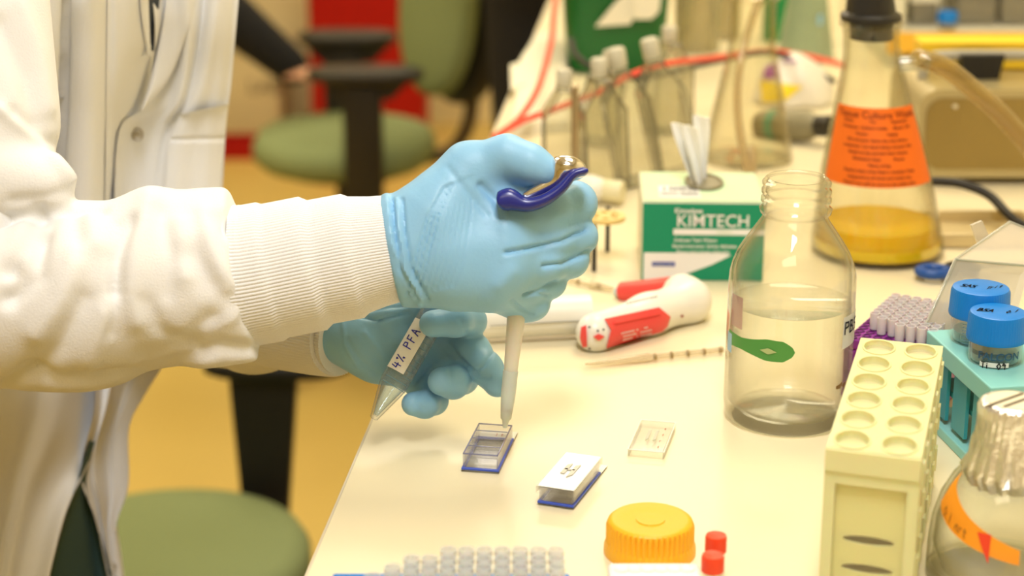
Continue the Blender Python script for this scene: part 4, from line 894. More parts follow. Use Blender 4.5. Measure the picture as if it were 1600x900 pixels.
def slit_panel(m, x0, x1, h0, h1, slits):
    N = 24
    rows = [h0]+sorted([s-w_ for s, w_ in slits]+[s+w_ for s, w_ in slits])+[h1]
    for i in range(len(rows)-1):
        a_, b_ = rows[i], rows[i+1]; inside = any(abs((a_+b_)/2-s) < w_ for s, w_ in slits)
        if not inside: m.prism([(x0, a_), (x1, a_), (x1, b_), (x0, b_)], yy, yy+.0015, lambda v: W(v[0], v[2], v[1])); continue
        cx = (x0+x1)/2; hw = (x1-x0)*.34; cz = (a_+b_)/2; hh = (b_-a_)/2
        for sgn in (-1, 1):
            pts = [(cx+hw*math.cos(q), cz+sgn*hh*math.sin(q)) for q in np.linspace(0, math.pi, N)]
            for k_ in range(N-1):
                (xa, za_), (xb, zb_) = pts[k_], pts[k_+1]; edge = cz+sgn*hh
                m.prism([(xa, za_), (xb, zb_), (xb, edge), (xa, edge)], yy, yy+.0015, lambda v: W(v[0], v[2], v[1]))
        for xa, xb in ((x0, cx-hw), (cx+hw, x1)): m.prism([(xa, a_), (xb, a_), (xb, b_), (xa, b_)], yy, yy+.0015, lambda v: W(v[0], v[2], v[1]))
zs1 = zat(840, A[1])-T; zs2 = zat(884, A[1])-T
slit_panel(fp, .004, wl-.004, 0, h_r-.012, [(max(zs2, .006), .0021), (max(zs1, .014), .0021)]); mk('front_panel', fp, m_creamd, t)
m = M(); wbox(m, 0, th, th, ld2, 0, h_r-.006); wbox(m, wl-th, wl, th, ld2, 0, h_r-.006); wbox(m, 0, wl, ld2-th, ld2, 0, h_r-.006); mk('side_walls', m, m_cream, t)
m = M()
for k_ in range(7):
    y_ = ld2*(k_+.5)/7
    for hq in (.25, .55, .85): wbox(m, wl, wl+.0012, y_-.003, y_+.003, h_r*hq-.006, h_r*hq+.006)
mk('side_bosses', m, m_cream, t)
# deck with real round holes: radial quads around each hole fill its cell
m = M(); rows_ = 6; cw, cl = wl/2, ld2/rows_; N = 32
m_dark = m_creamd
for i in range(2):
    for j in range(rows_):
        cx, cy = cw*(i+.5), cl*(j+.5); ra, rbb = cw*.36, min(cl*.42, cw*.36*1.4)
        for hz in (h_r, h_r-.0022):
            vs = []
            for q in range(N):
                a_ = 2*math.pi*(q+.5)/N; ca, sa = math.cos(a_), math.sin(a_); s_ = min(cw/2/abs(ca), cl/2/abs(sa))
                vs += [W(cx+ra*ca, cy+rbb*sa, hz), W(cx+s_*ca, cy+s_*sa, hz)]
            m.add(vs, [(2*q, 2*q+1, (2*q+3) % (2*N), (2*q+2) % (2*N)) for q in range(N)], False)
        vs = []
        for q in range(N):
            a_ = 2*math.pi*(q+.5)/N
            for k_, hz in ((1.0, h_r), (1.0, h_r-.0022)): vs.append(W(cx+ra*k_*math.cos(a_), cy+rbb*k_*math.sin(a_), hz))
        m.add(vs, [(2*q, 2*q+1, (2*q+3) % (2*N), (2*q+2) % (2*N)) for q in range(N)])
mk('deck', m, m_cream, t, recalc=False)
wb = M()
for i in range(2):
    for j in range(rows_):
        cx, cy = cw*(i+.5), cl*(j+.5); ra, rbb = cw*.36, min(cl*.42, cw*.36*1.4)
        vs = [W(cx+ra*f_*math.cos(a_), cy+rbb*f_*math.sin(a_), hz) for f_, hz in ((1, h_r-.0022), (.96, h_r-.0034), (.5, h_r-.0040)) for a_ in np.linspace(0, 2*math.pi, 25)[:-1]]+[W(cx, cy, h_r-.0042)]
        wb.add(vs, [(r*24+q, r*24+(q+1) % 24, (r+1)*24+(q+1) % 24, (r+1)*24+q) for r in range(2) for q in range(24)]+[(48+q, 48+(q+1) % 24, 72) for q in range(24)])
mk('wells', wb, m_cream, t)
rm = M()
for i in range(2):
    for j in range(rows_):
        cx, cy = cw*(i+.5), cl*(j+.5); ra, rbb = cw*.38, min(cl*.44, cw*.37*1.4); rm.tube([W(cx+ra*math.cos(a_), cy+rbb*math.sin(a_), h_r+.0003) for a_ in np.linspace(0, 2*math.pi, 29)], .0006, 6, cap=False)
mk('hole_rims', rm, m_cream, t)

# ---------------------------------------------------------------- foil topped bottle
c = atz(1560, 960); c = np.array([aty(1562, 880, .80)[0], .80, T])
m_foil = mat('aluminium_foil', (.90, .89, .86), .28, .85, bump=.9, bscale=260)
t = thing('foil_topped_bottle', 'clear glass bottle with an aluminium foil cap and orange tape', 'bottle', c)
pr = pxprof(c, [(108, 960), (112, 950), (113, 900), (113, 850), (110, 815), (100, 780), (84, 750), (66, 730), (50, 718), (46, 710), (46, 650)])
pr = [(r, z_) for r, z_ in pr]; z00 = pr[0][1]; pr[0] = (pr[0][0], 0); pr[1] = (pr[1][0], .003)
mk('bottle_glass', M().lathe(shellz(pr, .0022, .005), c, n=80), g_glass, t)
lv = zat(745, c[1])-T
mk('liquid', M().lathe([(.0002, .006), (pr[2][0]-.0024, .006), (pr[4][0]-.0026, pr[4][1]), (pr[6][0]-.002, pr[6][1]*.98), (.0002, pr[6][1]*.98)], c, n=60), g_water, t)
kf = mpp(c+[0, 0, .08]); zf0 = zat(715, c[1])-T; zf1 = zat(628, c[1])-T; rng = np.random.RandomState(4); cr = rng.rand(60)
def foilr(r, z_, a): i = (a/(2*math.pi)*60); f = i-int(i); q = cr[int(i) % 60]*(1-f)+cr[(int(i)+1) % 60]*f; lo_ = max(0, 1-(z_-zf0)/(zf1-zf0)*1.8); return r*(1+.05*math.sin(a*13+z_*1300)*math.sin(z_*900+a*7)*(.35+lo_)+.08*lo_*(q-.4)+.02*math.sin(a*31+z_*900)+.012*math.sin(a*17-z_*500)+.03*lo_*math.sin(z_*1500+a*5))
prf = [(56, -.012), (68, -.006), (62, 0), (56, .3), (54, .45), (52, .7), (53, .93), (50, 1.0), (46, 1.02), (20, 1.015), (.01, 1.02)]
fo = M().lathe([(r*kf, zf0+(zf1-zf0)*s if s >= 0 else zf0+s) for r, s in prf], c, n=180, fn=lambda r, z_, a: foilr(r, z_, a) if z_ < zf1-.0005 else r)
fc = mk('foil_cap', fo, m_foil, t)
m = M()
for a_, w_ in ((-.004, .003), (.004, .003)): m.box(c+np.array([a_, 0, zf1+.0009]), (.0016, .026, .0006), rotz(-.9))
mk('tape_line', m, mat('brown_line', (.12, .09, .05), .5), fc)
mk('top_tape', M().prism([(15.5*kf*2.6*math.cos(q), 15.5*kf*2.6*math.sin(q)) for q in np.linspace(0, 2*math.pi, 30)[:-1]], zf1+.0006, zf1+.0008, lambda v: c+np.array(v)), mat('autoclave_tape', (.78, .72, .52), .5), fc)
prr2 = sorted([(z_, r) for r, z_ in pr]); rz2 = lambda z_: float(np.interp(z_, [a_ for a_, b_ in prr2], [b_ for a_, b_ in prr2]))
def fb_(u, z_, off=.0006): return (c[0]+(rz2(z_)+off)*math.sin(u), c[1]-(rz2(z_)+off)*math.cos(u), T+z_)
zz = lambda py: zat(py, c[1]-.03)-T
G = []
for u in np.linspace(-1.5, -.02, 24):
    s = (u+1.5)/1.48; yc = 800+68*s**.7; hw = 24-13*s; G.append([fb_(u, zz(yc+q)) for q in np.linspace(-hw, hw, 5)])
m_otape = mat('orange_tape', (.90, .33, .02), .4)
mk('orange_tape', M().grid(G), m_otape, t)
mk('red_tape_corner', M().grid([[fb_(u, zz(838+42*s+q*4), .0011) for u in (-.62+.2*s, -.42-.0*s)] for s in np.linspace(0, 1, 4) for q in (0,)]), mat('red_tape', (.80, .06, .02), .4), t)
m = M(); hand(m, '0.1 nrt', .0042, lambda u, v: fb_(-1.02+u*26, zz(828+(u+.01)*900)+v, .0012), .06, .7); mk('tape_writing', m, mat('brown_pen', (.35, .15, .02), .5), t)

# ---------------------------------------------------------------- caps and vials in front
m_ycap = mat('yellow_orange_plastic', (.95, .47, .02), .38, sss=.1, bump=.1, bscale=300)
c = atz(1015, 862); kk = mpp(c); zt_ = zat(810, c[1])-T; r = 68*kk
t = thing('screw_cap', 'large yellow ribbed screw cap lying on the bench', 'cap', c)
mk('cap_wall', M().lathe([(r*.98, 0), (r*1.055, 0), (r*1.055, .0035), (r*1.01, .006), (r, .007), (r, zt_-.0035), (r*.97, zt_-.0012), (r*.91, zt_-.0002), (r*.85, zt_), (r*.62, zt_-.0006), (.0001, zt_-.0008)], c, n=368, fn=lambda r_, z_, a: r_*(1+.07*abs(math.cos(a*23))-.055) if .0065 < z_ < zt_-.003 else r_), m_ycap, t)
mk('cap_boss', M().lathe([(r*.34, zt_-.001), (r*.33, zt_-.0002), (r*.1, zt_-.0002), (.0001, zt_-.0003)], c, n=40), m_ycap, t)
m_rcap = mat('red_cap_plastic', (.85, .06, .015), .4, sss=.05)
def vial(px, pyt, rpx, label):
    c = aty(px, pyt, atz(px, pyt+75)[1]); kk = mpp(c); r = rpx*kk; h = c[2]-T; c = np.array([c[0], c[1], T]); ch = 27*kk
    t = thing('cryo_vial', label, 'vial', c, 'red-capped vials'); mk('vial_body', M().lathe(shell([(r*.85, 0), (r*.88, .001), (r*.88, h-ch)], .0008), c, n=32), g_ps, t)
    mk('cap', M().lathe([(r*.9, h-ch), (r, h-ch), (r, h-.001), (r*.93, h), (r*.5, h-.0004), (.0001, h-.0006)], c, n=96, fn=lambda r_, z_, a: r_*(1+.02*math.cos(a*24)) if h-ch+.001 < z_ < h-.0015 else r_), m_rcap, t)
vial(1119, 836, 17, 'red-capped vial farther from the yellow cap, at the back of the pair'); vial(1114, 867, 18, 'red-capped vial nearest the front edge of the picture')
a0 = atz(950, 905, T+.012); a1 = atz(1094, 905, T+.012); 
t = thing('white_strip', 'white plastic rack strip lying in front of the yellow cap', 'rack', (a0+a1)/2*[1, 1, 0]+[0, 0, T])
wl = np.linalg.norm(a1-a0); cc = (a0+a1)/2; m_wt = mat('milky_plastic', (.86, .85, .82), .35, sss=.3)
mk('strip_body', M().box([cc[0], cc[1], T+.0085], (wl, .014, .017), None, .002, 3), m_wt, t)
for i in range(6): mk('strip_dimple', M().lathe([(.0001, .0173), (.0025, .0172), (.0034, .0176), (.0036, .0171)], [cc[0]-wl/2+.006+i*(wl-.012)/5, cc[1], T], n=18), m_wt, t)

# blue rack of white tips at the very front
z0 = T+.020; cL_ = atz(520, 894, z0); cR_ = atz(890, 899, z0); m_bluer = mat('blue_rack_plastic', (.02, .20, .60), .4)
wl = np.linalg.norm(cR_-cL_); yb_ = cL_[1]; t = thing('blue_tip_rack', 'blue rack full of white tips at the front edge of the bench', 'rack', (cL_[0]+wl/2, yb_-.03, T))
mk('rack_box', M().box([cL_[0]+wl/2, yb_-.030, T+.010], (wl, .060, .0195), None, .001, 2), m_bluer, t)
m_tipf = mat('milky_tip_plastic', (.90, .89, .86), .35, sss=.3, alpha=.45)
tm = M().lathe([(.0001, 0), (.0030, 0), (.0034, .010), (.0037, .0105), (.0037, .0135), (.0031, .0135), (.0028, .002), (.0001, .002)], (0, 0, 0), n=16); first = None
for j in range(6):
    for i in range(13):
        x = cL_[0]+.020+i*.0078; y = yb_-.005-j*.0085
        if j == 0 and i < 4 or j == 1 and i < 2 or j == 2 and i < 1 or i > 10-0*j and j > 3: continue
        if x > cL_[0]+wl-.004: continue
        if first is None: o = first = solo('white_tip', tm, m_tipf, 'milky white pipette tip standing in the blue front rack', 'pipette tip', (0, 0, 0), 'tips in the front rack')
        else: o = copy_tree(first)
        o.location = (x, y, T+.020)

# ================================================================ CHAIRS AND PEOPLE BEHIND
m_seat = mat('sage_green_fabric', (.22, .27, .12), .85, bump=.3, bscale=900)
m_blk = mat('black_plastic', (.010, .009, .008), .5)
m_blk2 = mat('dark_brown_plastic', (.022, .018, .012), .45)
def slab(c, rx, ry, h, n=64, sq=2.6, dome=.006):
    m = M(); pr = [(.6, 0), (.9, .004), (1.0, h*.35), (1.0, h*.65), (.95, h*.9), (.85, h), (.45, h+dome*.5), (.002, h+dome*.3)]
    def f(r, z_, a): return r/((abs(math.cos(a))**sq+abs(math.sin(a))**sq)**(1/sq))
    m.lathe(pr, (0, 0, 0), n=n, fn=f); m.v = [(c[0]+x*rx, c[1]+y*ry, c[2]+z_) for x, y, z_ in m.v]; m.f.append(tuple(range(n))[::-1]); m.mi.append(0); m.sm.append(True); return m
def star_base(t, x, y, r=.26, top=.36):
    mk('gas_column', M().lathe([(.001, .07), (.030, .07), (.030, .22), (.018, .23), (.018, top), (.001, top)], (x, y, 0), n=24), m_blk2, t)
    for k in range(5):
        a = 2*math.pi*k/5+.3; b = mk('base_arm', M().tube([(x+.02*math.cos(a), y+.02*math.sin(a), .10), (x+r*.6*math.cos(a), y+r*.6*math.sin(a), .085), (x+r*math.cos(a), y+r*math.sin(a), .065)], [.024, .018, .014], 12), m_blk, t)
        mk('caster', M().lathe([(.001, -.012), (.024, -.012), (.026, -.006), (.026, .006), (.024, .012), (.001, .012)], (x+r*math.cos(a), y+r*math.sin(a), .0265), basis((-math.sin(a), math.cos(a), 0), (0, 0, 1)), 20), m_blk, b)
sc = atz(262, 846, .42)
t = thing('task_chair', 'round sage green seat with black armrest beside the lab coat at the lower left', 'chair', sc*[1, 1, 0], 'green task chairs')
mk('seat', slab(sc-[0, 0, .05], .150, .155, .05, sq=2.1), m_seat, t)
mk('seat_pan', M().lathe([(.001, 0), (.10, 0), (.115, .012), (.001, .012)], sc-[0, 0, .063], n=40), m_blk, t)
star_base(t, sc[0], sc[1])
yp = sc[1]+.175; pa = aty(441, 585, yp); pt = aty(412, 590, yp); pb = aty(418, 870, yp); kk = mpp(pa)
mk('arm_post', M().add([(pt[0]-52*kk, yp-.012, pt[2]), (pt[0]+52*kk, yp-.012, pt[2]), (pb[0]+30*kk, yp-.012, pb[2]), (pb[0]-30*kk, yp-.012, pb[2]), (pt[0]-52*kk, yp+.018, pt[2]), (pt[0]+52*kk, yp+.018, pt[2]), (pb[0]+30*kk, yp+.018, pb[2]), (pb[0]-30*kk, yp+.018, pb[2])], [(0, 1, 2, 3), (7, 6, 5, 4), (0, 4, 5, 1), (1, 5, 6, 2), (2, 6, 7, 3), (3, 7, 4, 0)], False), m_blk, t)
mk('arm_bracket', M().box(((pb[0]), (yp+sc[1])/2+.04, pb[2]+.012), (.05, .16, .02), bev=.004), m_blk, t)
mk('arm_pad', slab((pa[0]-.005, yp, pa[2]), .082, .035, .022, sq=3), m_blk, t)
mk('backrest', slab((0, 0, 0), .16, .14, .05, sq=2.4).__class__().add([(sc[0]-.30-.05*math.sin(p_)*0+.02*q[2], sc[1]+q[0], .66+q[1]) for q in slab((0, 0, 0), .16, .16, 2.2, sq=2.4).v for p_ in (0,)], slab((0, 0, 0), .16, .16, 2.2, sq=2.4).f), m_seat, t)
mk('back_bar', M().tube(smooth_path([(sc[0]-.05, sc[1], .36), (sc[0]-.22, sc[1], .36), (sc[0]-.31, sc[1], .45), (sc[0]-.30, sc[1], .62)], 6), .014, 12), m_blk, t)

s0 = atz(538, 208, .46); kk = mpp(s0)
t = thing('task_chair', 'sage green task chair with black armrests in front of the red cabinet', 'chair', s0*[1, 1, 0], 'green task chairs')
mk('seat', slab(s0-[0, 0, .055], 142*kk, .19, .06, sq=2.3, dome=.02), m_seat, t)
mk('seat_pan', M().lathe([(.001, 0), (.12, 0), (.14, .012), (.001, .012)], s0-[0, 0, .07], n=40), m_blk, t)
star_base(t, s0[0], s0[1])
for (dy, pad, w1, post) in ((-.20, (571, 120), 92, (570, 300)), (.20, (543, 62), 78, (538, 150))):
    y_ = s0[1]+dy; a_ = aty(pad[0], pad[1], y_); b_ = aty(post[0], post[1], y_); kq = mpp(a_)
    mk('arm_pad', slab((a_[0], y_, a_[2]-.01), w1*kq, .045, .026, sq=2.6), m_blk2, t)
    hh = a_[2]-.01-(s0[2]-.06); mk('arm_post', M().box((b_[0], y_, s0[2]-.07+hh/2), (62*kq, .03, hh+.02), bev=.006), m_blk2, t)
    mk('arm_bracket', M().box((b_[0], (y_+s0[1])/2, s0[2]-.062), (.06, abs(dy), .02), bev=.004), m_blk2, t)
    mk('arm_top_flare', M().prism([(-40*kq, 0), (40*kq, 0), (66*kq, 26*kq), (-66*kq, 26*kq)], -.012, .012, lambda v, a_=a_, kq=kq, y_=y_: (a_[0]+v[0], y_+v[2], a_[2]-.01-26*kq+v[1])), m_blk2, t)
bc = aty(700, 2, s0[1]+.02); bm_ = slab((0, 0, 0), .085, .175, .05, sq=2.4, dome=.01); ca_, sa_ = math.cos(.28), math.sin(.28)
Rb = basis((-.62, -.75, .2), (.75, -.6, .1)); 
mk('backrest', M().add([Rb@np.array([q[0], q[1], q[2]])+bc for q in bm_.v], bm_.f), m_seat, t)
bs_ = slab((0, 0, -.05), .095, .185, .045, sq=2.4)
mk('back_shell', M().add([Rb@np.array([q[0]+.004, q[1]-.004, q[2]])+bc+[.012, .0, 0] for q in bs_.v], bs_.f), m_blk2, t)
mk('back_bar', M().tube(smooth_path([s0-[-.05, 0, .05], s0+[.17, .02, -.05], aty(722, 215, s0[1]+.02), aty(738, 150, s0[1]+.03), bc+[.03, .03, -.03]], 6), .014, 12), mat('bronze_bar', (.10, .065, .03), .4), t)

m_redp = mat('red_enamel', (.40, .005, .003), .5, spec=.3)
c = atz(577, 236, 0); kk = mpp(c)
t = thing('red_cabinet', 'tall red cabinet standing behind the far green chair', 'cabinet', c)
mk('body', M().box((c[0], c[1]+.12, .65), (178*kk, .24, 1.30), bev=.01), m_redp, t)
mk('door', M().box((c[0], c[1]-.006, .66), (168*kk, .014, 1.2), bev=.004), m_redp, t); mk('handle', M().tube([(c[0]+.12, c[1]-.012, .9), (c[0]+.12, c[1]-.035, .9), (c[0]+.12, c[1]-.035, 1.02), (c[0]+.12, c[1]-.012, 1.02)], .006, 10), m_blk, t)
c = atz(393, 222, 0); kk = mpp(c); m_card = mat('cream_carton', (.66, .56, .33), .7)
t = thing('carton', 'cream cardboard carton with dark lettering on the floor by the wall', 'box', c)
mk('carton_body', M().box((c[0], c[1]+.15, .125), (94*kk, .30, .25), bev=.004), m_card, t); mk('lid_flap', M().box((c[0], c[1]+.15, .256), (97*kk, .31, .012), bev=.003), m_card, t)
m = M(); text_geo(m, 'LAB', .055, lambda u, v: (c[0]+.045+u, c[1]-.002, .16+v)); mk('lettering', m, mat('brown_ink', (.08, .05, .03), .6), t)
c = atz(372, 245, 0); kk = mpp(c); t = thing('red_tray', 'low red plastic tray lying on the floor by the carton', 'tray', c)
m = M()
for a_, b_, s1, s2 in ((0, -.05, .14, .008), (0, .05, .14, .008), (-.07, 0, .008, .1), (.07, 0, .008, .1)): m.box((c[0]+a_-.02, c[1]+b_+.02, .025), (s1, s2, .05))
mk('tray_walls', m, m_redp, t); mk('tray_bottom', M().box((c[0]-.02, c[1]+.02, .004), (.14, .1, .008)), m_redp, t)

m_blkc = mat('black_clothing', (.006, .006, .008), .85)
# seated person reaching right
d_ = 3.9; T0 = np.array([-1.06, 3.90, 0.])
def seated(P):
    a = lambda *q: (T0+np.array(q)).astype(np.float32)
    d = cone(P, a(0, 0, .52), a(.03, 0, .92), .14, .15); d = smin(d, cone(P, a(-.02, -.14, .98), a(-.02, .14, .98), .06, .06), .06)
    for s in (-.09, .09): d = smin(d, cone(P, a(0, s, .50), a(.34, s, .50), .085, .06), .04); d = smin(d, cone(P, a(.34, s, .50), a(.33, s, .06), .06, .045), .03)
    d = smin(d, cone(P, a(-.02, -.15, .96), A3(318, -10, 3.62), .06, .055), .04); d = smin(d, cone(P, A3(318, -10, 3.62), A3(456, 105, 3.66), .055, .036), .02)
    return d
def skin2(P):
    a = lambda *q: (T0+np.array(q)).astype(np.float32)
    d = cone(P, a(.02, 0, .98), a(.05, 0, 1.14), .055, .05); d = smin(d, ell(P, a(.07, 0, 1.24), np.eye(3), (.095, .075, .12)), .03)
    d = smin(d, cone(P, a(.165, 0, 1.225), a(.175, 0, 1.205), .01, .014), .012)
    h = lambda x, y, q=0: A3(x, y, 3.66+q)
    hd_ = smin(cone(P, h(430, 85), h(468, 128), .030, .028), cone(P, h(468, 128), h(495, 142), .034, .030), .01)
    for (x, y, x2, y2, q) in ((500, 136, 520, 140, -.01), (502, 144, 524, 152, 0), (498, 150, 516, 160, .01), (490, 152, 506, 165, .02), (478, 120, 496, 122, -.03)): hd_ = smin(hd_, cone(P, h(x, y, q), h(x2, y2, q), .012, .009), .004)
    d = smin(d, cone(P, a(0, 0, .7), a(.02, 0, .98), .09, .06), .03); sh_ = a(-.02, -.12, .95); el_ = h(318, -10, -.04); d = smin(d, cone(P, sh_, el_, .045, .036), .02); d = smin(d, cone(P, el_, h(440, 92), .036, .024), .01)
    return smin(d, hd_, .01)
t = thing('person', 'seated person in black clothes reaching one hand toward the far chair', 'person', T0)
V, Q = sdf_mesh(skin2, (-1.25, 3.40, .55), (-.28, 4.1, 1.45), .008); mk('body', qm(relax(V, Q, 1), Q), m_skin, t, recalc=False)
V, Q = sdf_mesh(seated, (-1.3, 3.40, .0), (-.30, 4.15, 1.15), .012); mk('clothes', qm(relax(V, Q, 1), Q), m_blkc, t, recalc=False)
V, Q = sdf_mesh(lambda P: smax(ell(P, T0+[.055, 0, 1.26], np.eye(3), (.105, .085, .12)), -ell(P, T0+[.16, 0, 1.21], np.eye(3), (.085, .08, .09)), .01), T0+[-.1, -.15, 1.1], T0+[.25, .15, 1.42], .01); mk('hair', qm(V, Q), mat('hair_brown', (.03, .015, .008), .7), t, recalc=False)
mk('stool', M().lathe([(.001, .0), (.2, 0), (.2, .02), (.03, .04), (.03, .32), (.17, .33), (.17, .368), (.001, .372)], T0, n=32), m_blk2, None)
o = bpy.data.objects['stool']; tag(o, 'black round stool under the seated person in black', 'stool')
# standing person by the bench
T1 = np.array([.115, 3.12, 0.])
def leg2(P):
    a = lambda *q: (T1+np.array(q)).astype(np.float32); d = cone(P, a(-.04, 0, .86), a(.04, 0, .86), .12, .12)
    for s in (-.075, .075): d = smin(d, cone(P, a(s, .02*s, .82), a(s, 0, .47), .088, .066), .03); d = smin(d, cone(P, a(s, 0, .47), a(s, .02, .06), .066, .05), .02)
    return smax(d, .02-P[..., 2], .003)
def coat2(P):
    a = lambda *q: (T1+np.array(q)).astype(np.float32); d = cone(P, a(0, 0, .95), a(0, 0, 1.3), .15, .15); d = smin(d, cone(P, a(-.15, 0, 1.36), a(.15, 0, 1.36), .07, .07), .05)
    for s in (-1, 1): d = smin(d, cone(P, a(.2*s, 0, 1.35), a(.22*s, -.08, 1.05), .055, .045), .03)
    x = P[..., 0]-T1[0]; lim = .775-.16*x+.01*np.sin(x*60); q = cone(P, a(0, 0, .70), a(0, 0, .95), .165, .15); return smax(smin(d, q, .02), np.where(x > -.03, lim, .86)-P[..., 2], .004)
def head2(P):
    a = lambda *q: (T1+np.array(q)).astype(np.float32); d = cone(P, a(0, 0, 1.2), a(0, 0, 1.52), .06, .055); d = smin(d, ell(P, a(0, -.02, 1.62), np.eye(3), (.075, .095, .12)), .02)
    for s in (-1, 1):
        d = smin(d, cone(P, a(.2*s, 0, 1.35), a(.22*s, -.08, 1.05), .04, .035), .02); d = smin(d, cone(P, a(.22*s, -.08, 1.05), a(.17*s, -.26, 1.02), .034, .026), .01); d = smin(d, cone(P, a(.17*s, -.26, 1.02), a(.13*s, -.36, 1.0), .03, .016), .01)
    return smin(d, cone(P, a(-.2, 0, 1.35), a(.2, 0, 1.35), .05, .05), .03)
t = thing('person', 'standing person in black trousers and white coat beyond the bench edge', 'person', T1)
V, Q = sdf_mesh(head2, T1+[-.32, -.42, .85], T1+[.32, .15, 1.8], .01); mk('body', qm(relax(V, Q, 1), Q), m_skin, t, recalc=False)
V, Q = sdf_mesh(leg2, T1+[-.3, -.25, .0], T1+[.3, .25, 1.05], .01); mk('trousers', qm(relax(V, Q, 1), Q), m_blkc, t, recalc=False)
V, Q = sdf_mesh(coat2, T1+[-.36, -.3, .6], T1+[.36, .3, 1.5], .01); mk('coat', qm(relax(V, Q, 1), Q), m_coat, t, recalc=False)
V, Q = sdf_mesh(lambda P: ell(P, T1+[0, .015, 1.65], np.eye(3), (.085, .095, .115)), T1+[-.12, -.12, 1.48], T1+[.12, .15, 1.8], .01); mk('hair', qm(V, Q), MATS['hair_brown'], t, recalc=False)
for s in (-1, 1): mk('shoe', slab(T1+[s*.075, -.02, 0], .05, .12, .07, sq=2.4), m_blk, t)

# ================================================================ CLUTTER AT THE BACK OF THE BENCH
m_pap = mat('cream_paper', (.82, .78, .62), .7)
def sheet(name, poly, h0, h1, mm, label, cat, group=None):
    P_ = [atz(x, y, T) for x, y in poly]; c = sum(P_)/len(P_); n = len(P_)
    m = M().add([(q[0], q[1], T+h0) for q in P_]+[(q[0], q[1], T+h1) for q in P_], [tuple(range(n))[::-1], tuple(range(n, 2*n))]+[(i, (i+1) % n, n+(i+1) % n, n+i) for i in range(n)], False)
    return solo(name, m, mm, label, cat, [c[0], c[1], T+h0], group)
sheet('paper_pad', [(812, 108), (840, 64), (878, 66), (890, 205), (798, 214), (806, 160)], .0003, .010, m_pap, 'thick cream paper pad at the bench edge above the glove', 'paper')
sheet('paper_sheet', [(797, 118), (824, 110), (822, 148), (798, 158)], .0103, .0113, m_pap, 'small cream paper slip jutting past the bench edge', 'paper')
m_cred = mat('red_cable', (.85, .07, .03), .4); m_cblk = mat('black_cable', (.02, .018, .015), .5)
def cable(name, pts, r, mm, label):
    P_ = smooth_path([aty(x, y, yy) if yy else atz(x, y, T+.006) for x, y, yy in pts], 8); solo(name, M().tube(P_, r, 10), mm, label, 'cable', P_[0])
cable('red_cable', [(872, -30, 1.95), (866, 20, 1.90), (862, 60, 1.85), (850, 110, 1.72), (835, 150, 1.66), (808, 188, 1.62), (772, 214, 1.58)], .0028, m_cred, 'red cable dropping along the left edge of the bench clutter')
cable('red_cable', [(772, 216, 1.56), (815, 190, 1.58), (858, 174, 1.58), (900, 158, 1.60), (940, 142, 1.60), (990, 115, 1.60), (1040, 100, 1.62), (1118, 90, 1.72), (1195, 80, 1.86), (1250, 86, 1.88), (1300, 97, 1.85), (1318, 103, 1.87)], .0026, m_cred, 'red cable running right behind the tall clear flask')
cable('black_cable', [(893, 62, 1.72), (900, 85, 1.70), (925, 105, 1.68), (965, 118, 1.70), (1010, 122, 1.72), (1060, 110, 1.75), (1120, 96, 1.78), (1190, 82, 1.80), (1235, 90, 1.80), (1275, 112, 1.80), (1305, 128, 1.80)], .0026, m_cblk, 'black cable looping beside the red one behind the flasks')
cable('black_cable', [(1450, 283, 1.40), (1500, 287, 1.39), (1545, 305, 1.38), (1575, 335, 1.36), (1600, 352, 1.35), (1660, 372, 1.33)], .0036, m_cblk, 'black cable curving down in front of the olive instrument case')

g_tf = clear('tissue_flask_plastic', (.93, .92, .84), (.46, .43, .29), .18, .8, 2.2, .04); m_tcap = mat('hazy_cap', (.66, .62, .48), .4, alpha=.8); g_edge = clear('tissue_flask_edge', (.5, .48, .38), (.18, .16, .10), .45, .9, 1.5)
def tflask(px, py, wpx, hpx, lean_, rz_, label, dep=.030):
    c = atz(px, py); kk = mpp(c); w_ = wpx*kk; h = hpx*kk; cl_, sl_ = math.cos(lean_), math.sin(lean_); R = rotz(rz_)@np.array([[cl_, 0, sl_], [0, 1, 0], [-sl_, 0, cl_]])
    lift = abs(w_/2*sl_); o = np.array([0, 0, lift]); f = lambda v: R@np.array(v)+c+o
    t = thing('culture_flask', label, 'flask', c, 'clear culture flasks on the bench')
    out = [(-w_/2, 0), (w_/2, 0), (w_/2, h*.66), (w_*.16, h*.86), (w_*.16, h*.90), (-w_*.16, h*.90), (-w_*.16, h*.86), (-w_/2, h*.66)]
    mk('flask_body', M().prism(out, -dep/2, dep/2, lambda v: f((v[0], v[2], v[1]))), g_tf, t)
    e = M()
    for s in (-1, 1):
        P_ = [f((x, s*dep/2, z_)) for x, z_ in out]; 
        for a_, b_ in zip(P_, P_[1:]+P_[:1]): e.tube([a_, b_], .0007, 6)
    mk('flask_edges', e, g_edge, t)
    mk('neck', M().lathe([(w_*.15, 0), (w_*.15, h*.08)], f((0, 0, h*.88)), R, 24), g_tf, t)
    mk('cap', M().lathe([(w_*.19, 0), (w_*.20, .001), (w_*.20, h*.13), (w_*.17, h*.145), (.0001, h*.145)], f((0, 0, h*.92)), R, 60, fn=lambda r, z_, a: r*(1+.02*math.cos(a*20))), m_tcap, t)
tflask(880, 292, 62, 175, .0, .05, 'upright clear culture flask at the left end of the row behind the glove')
tflask(945, 292, 66, 190, -.06, .2, 'clear culture flask just right of the steel rod')
tflask(1000, 288, 70, 200, -.20, .1, 'clear culture flask leaning left in the middle of the row')
tflask(1060, 278, 70, 205, -.24, .1, 'clear culture flask leaning left next to the tall flask')
tflask(930, 225, 60, 135, .16, -.1, 'clear culture flask leaning right at the back, left of centre')
tflask(1045, 205, 60, 155, -.02, .3, 'clear culture flask standing behind the leaning pair')
c = atz(897, 318); hr = zat(130, c[1])-T
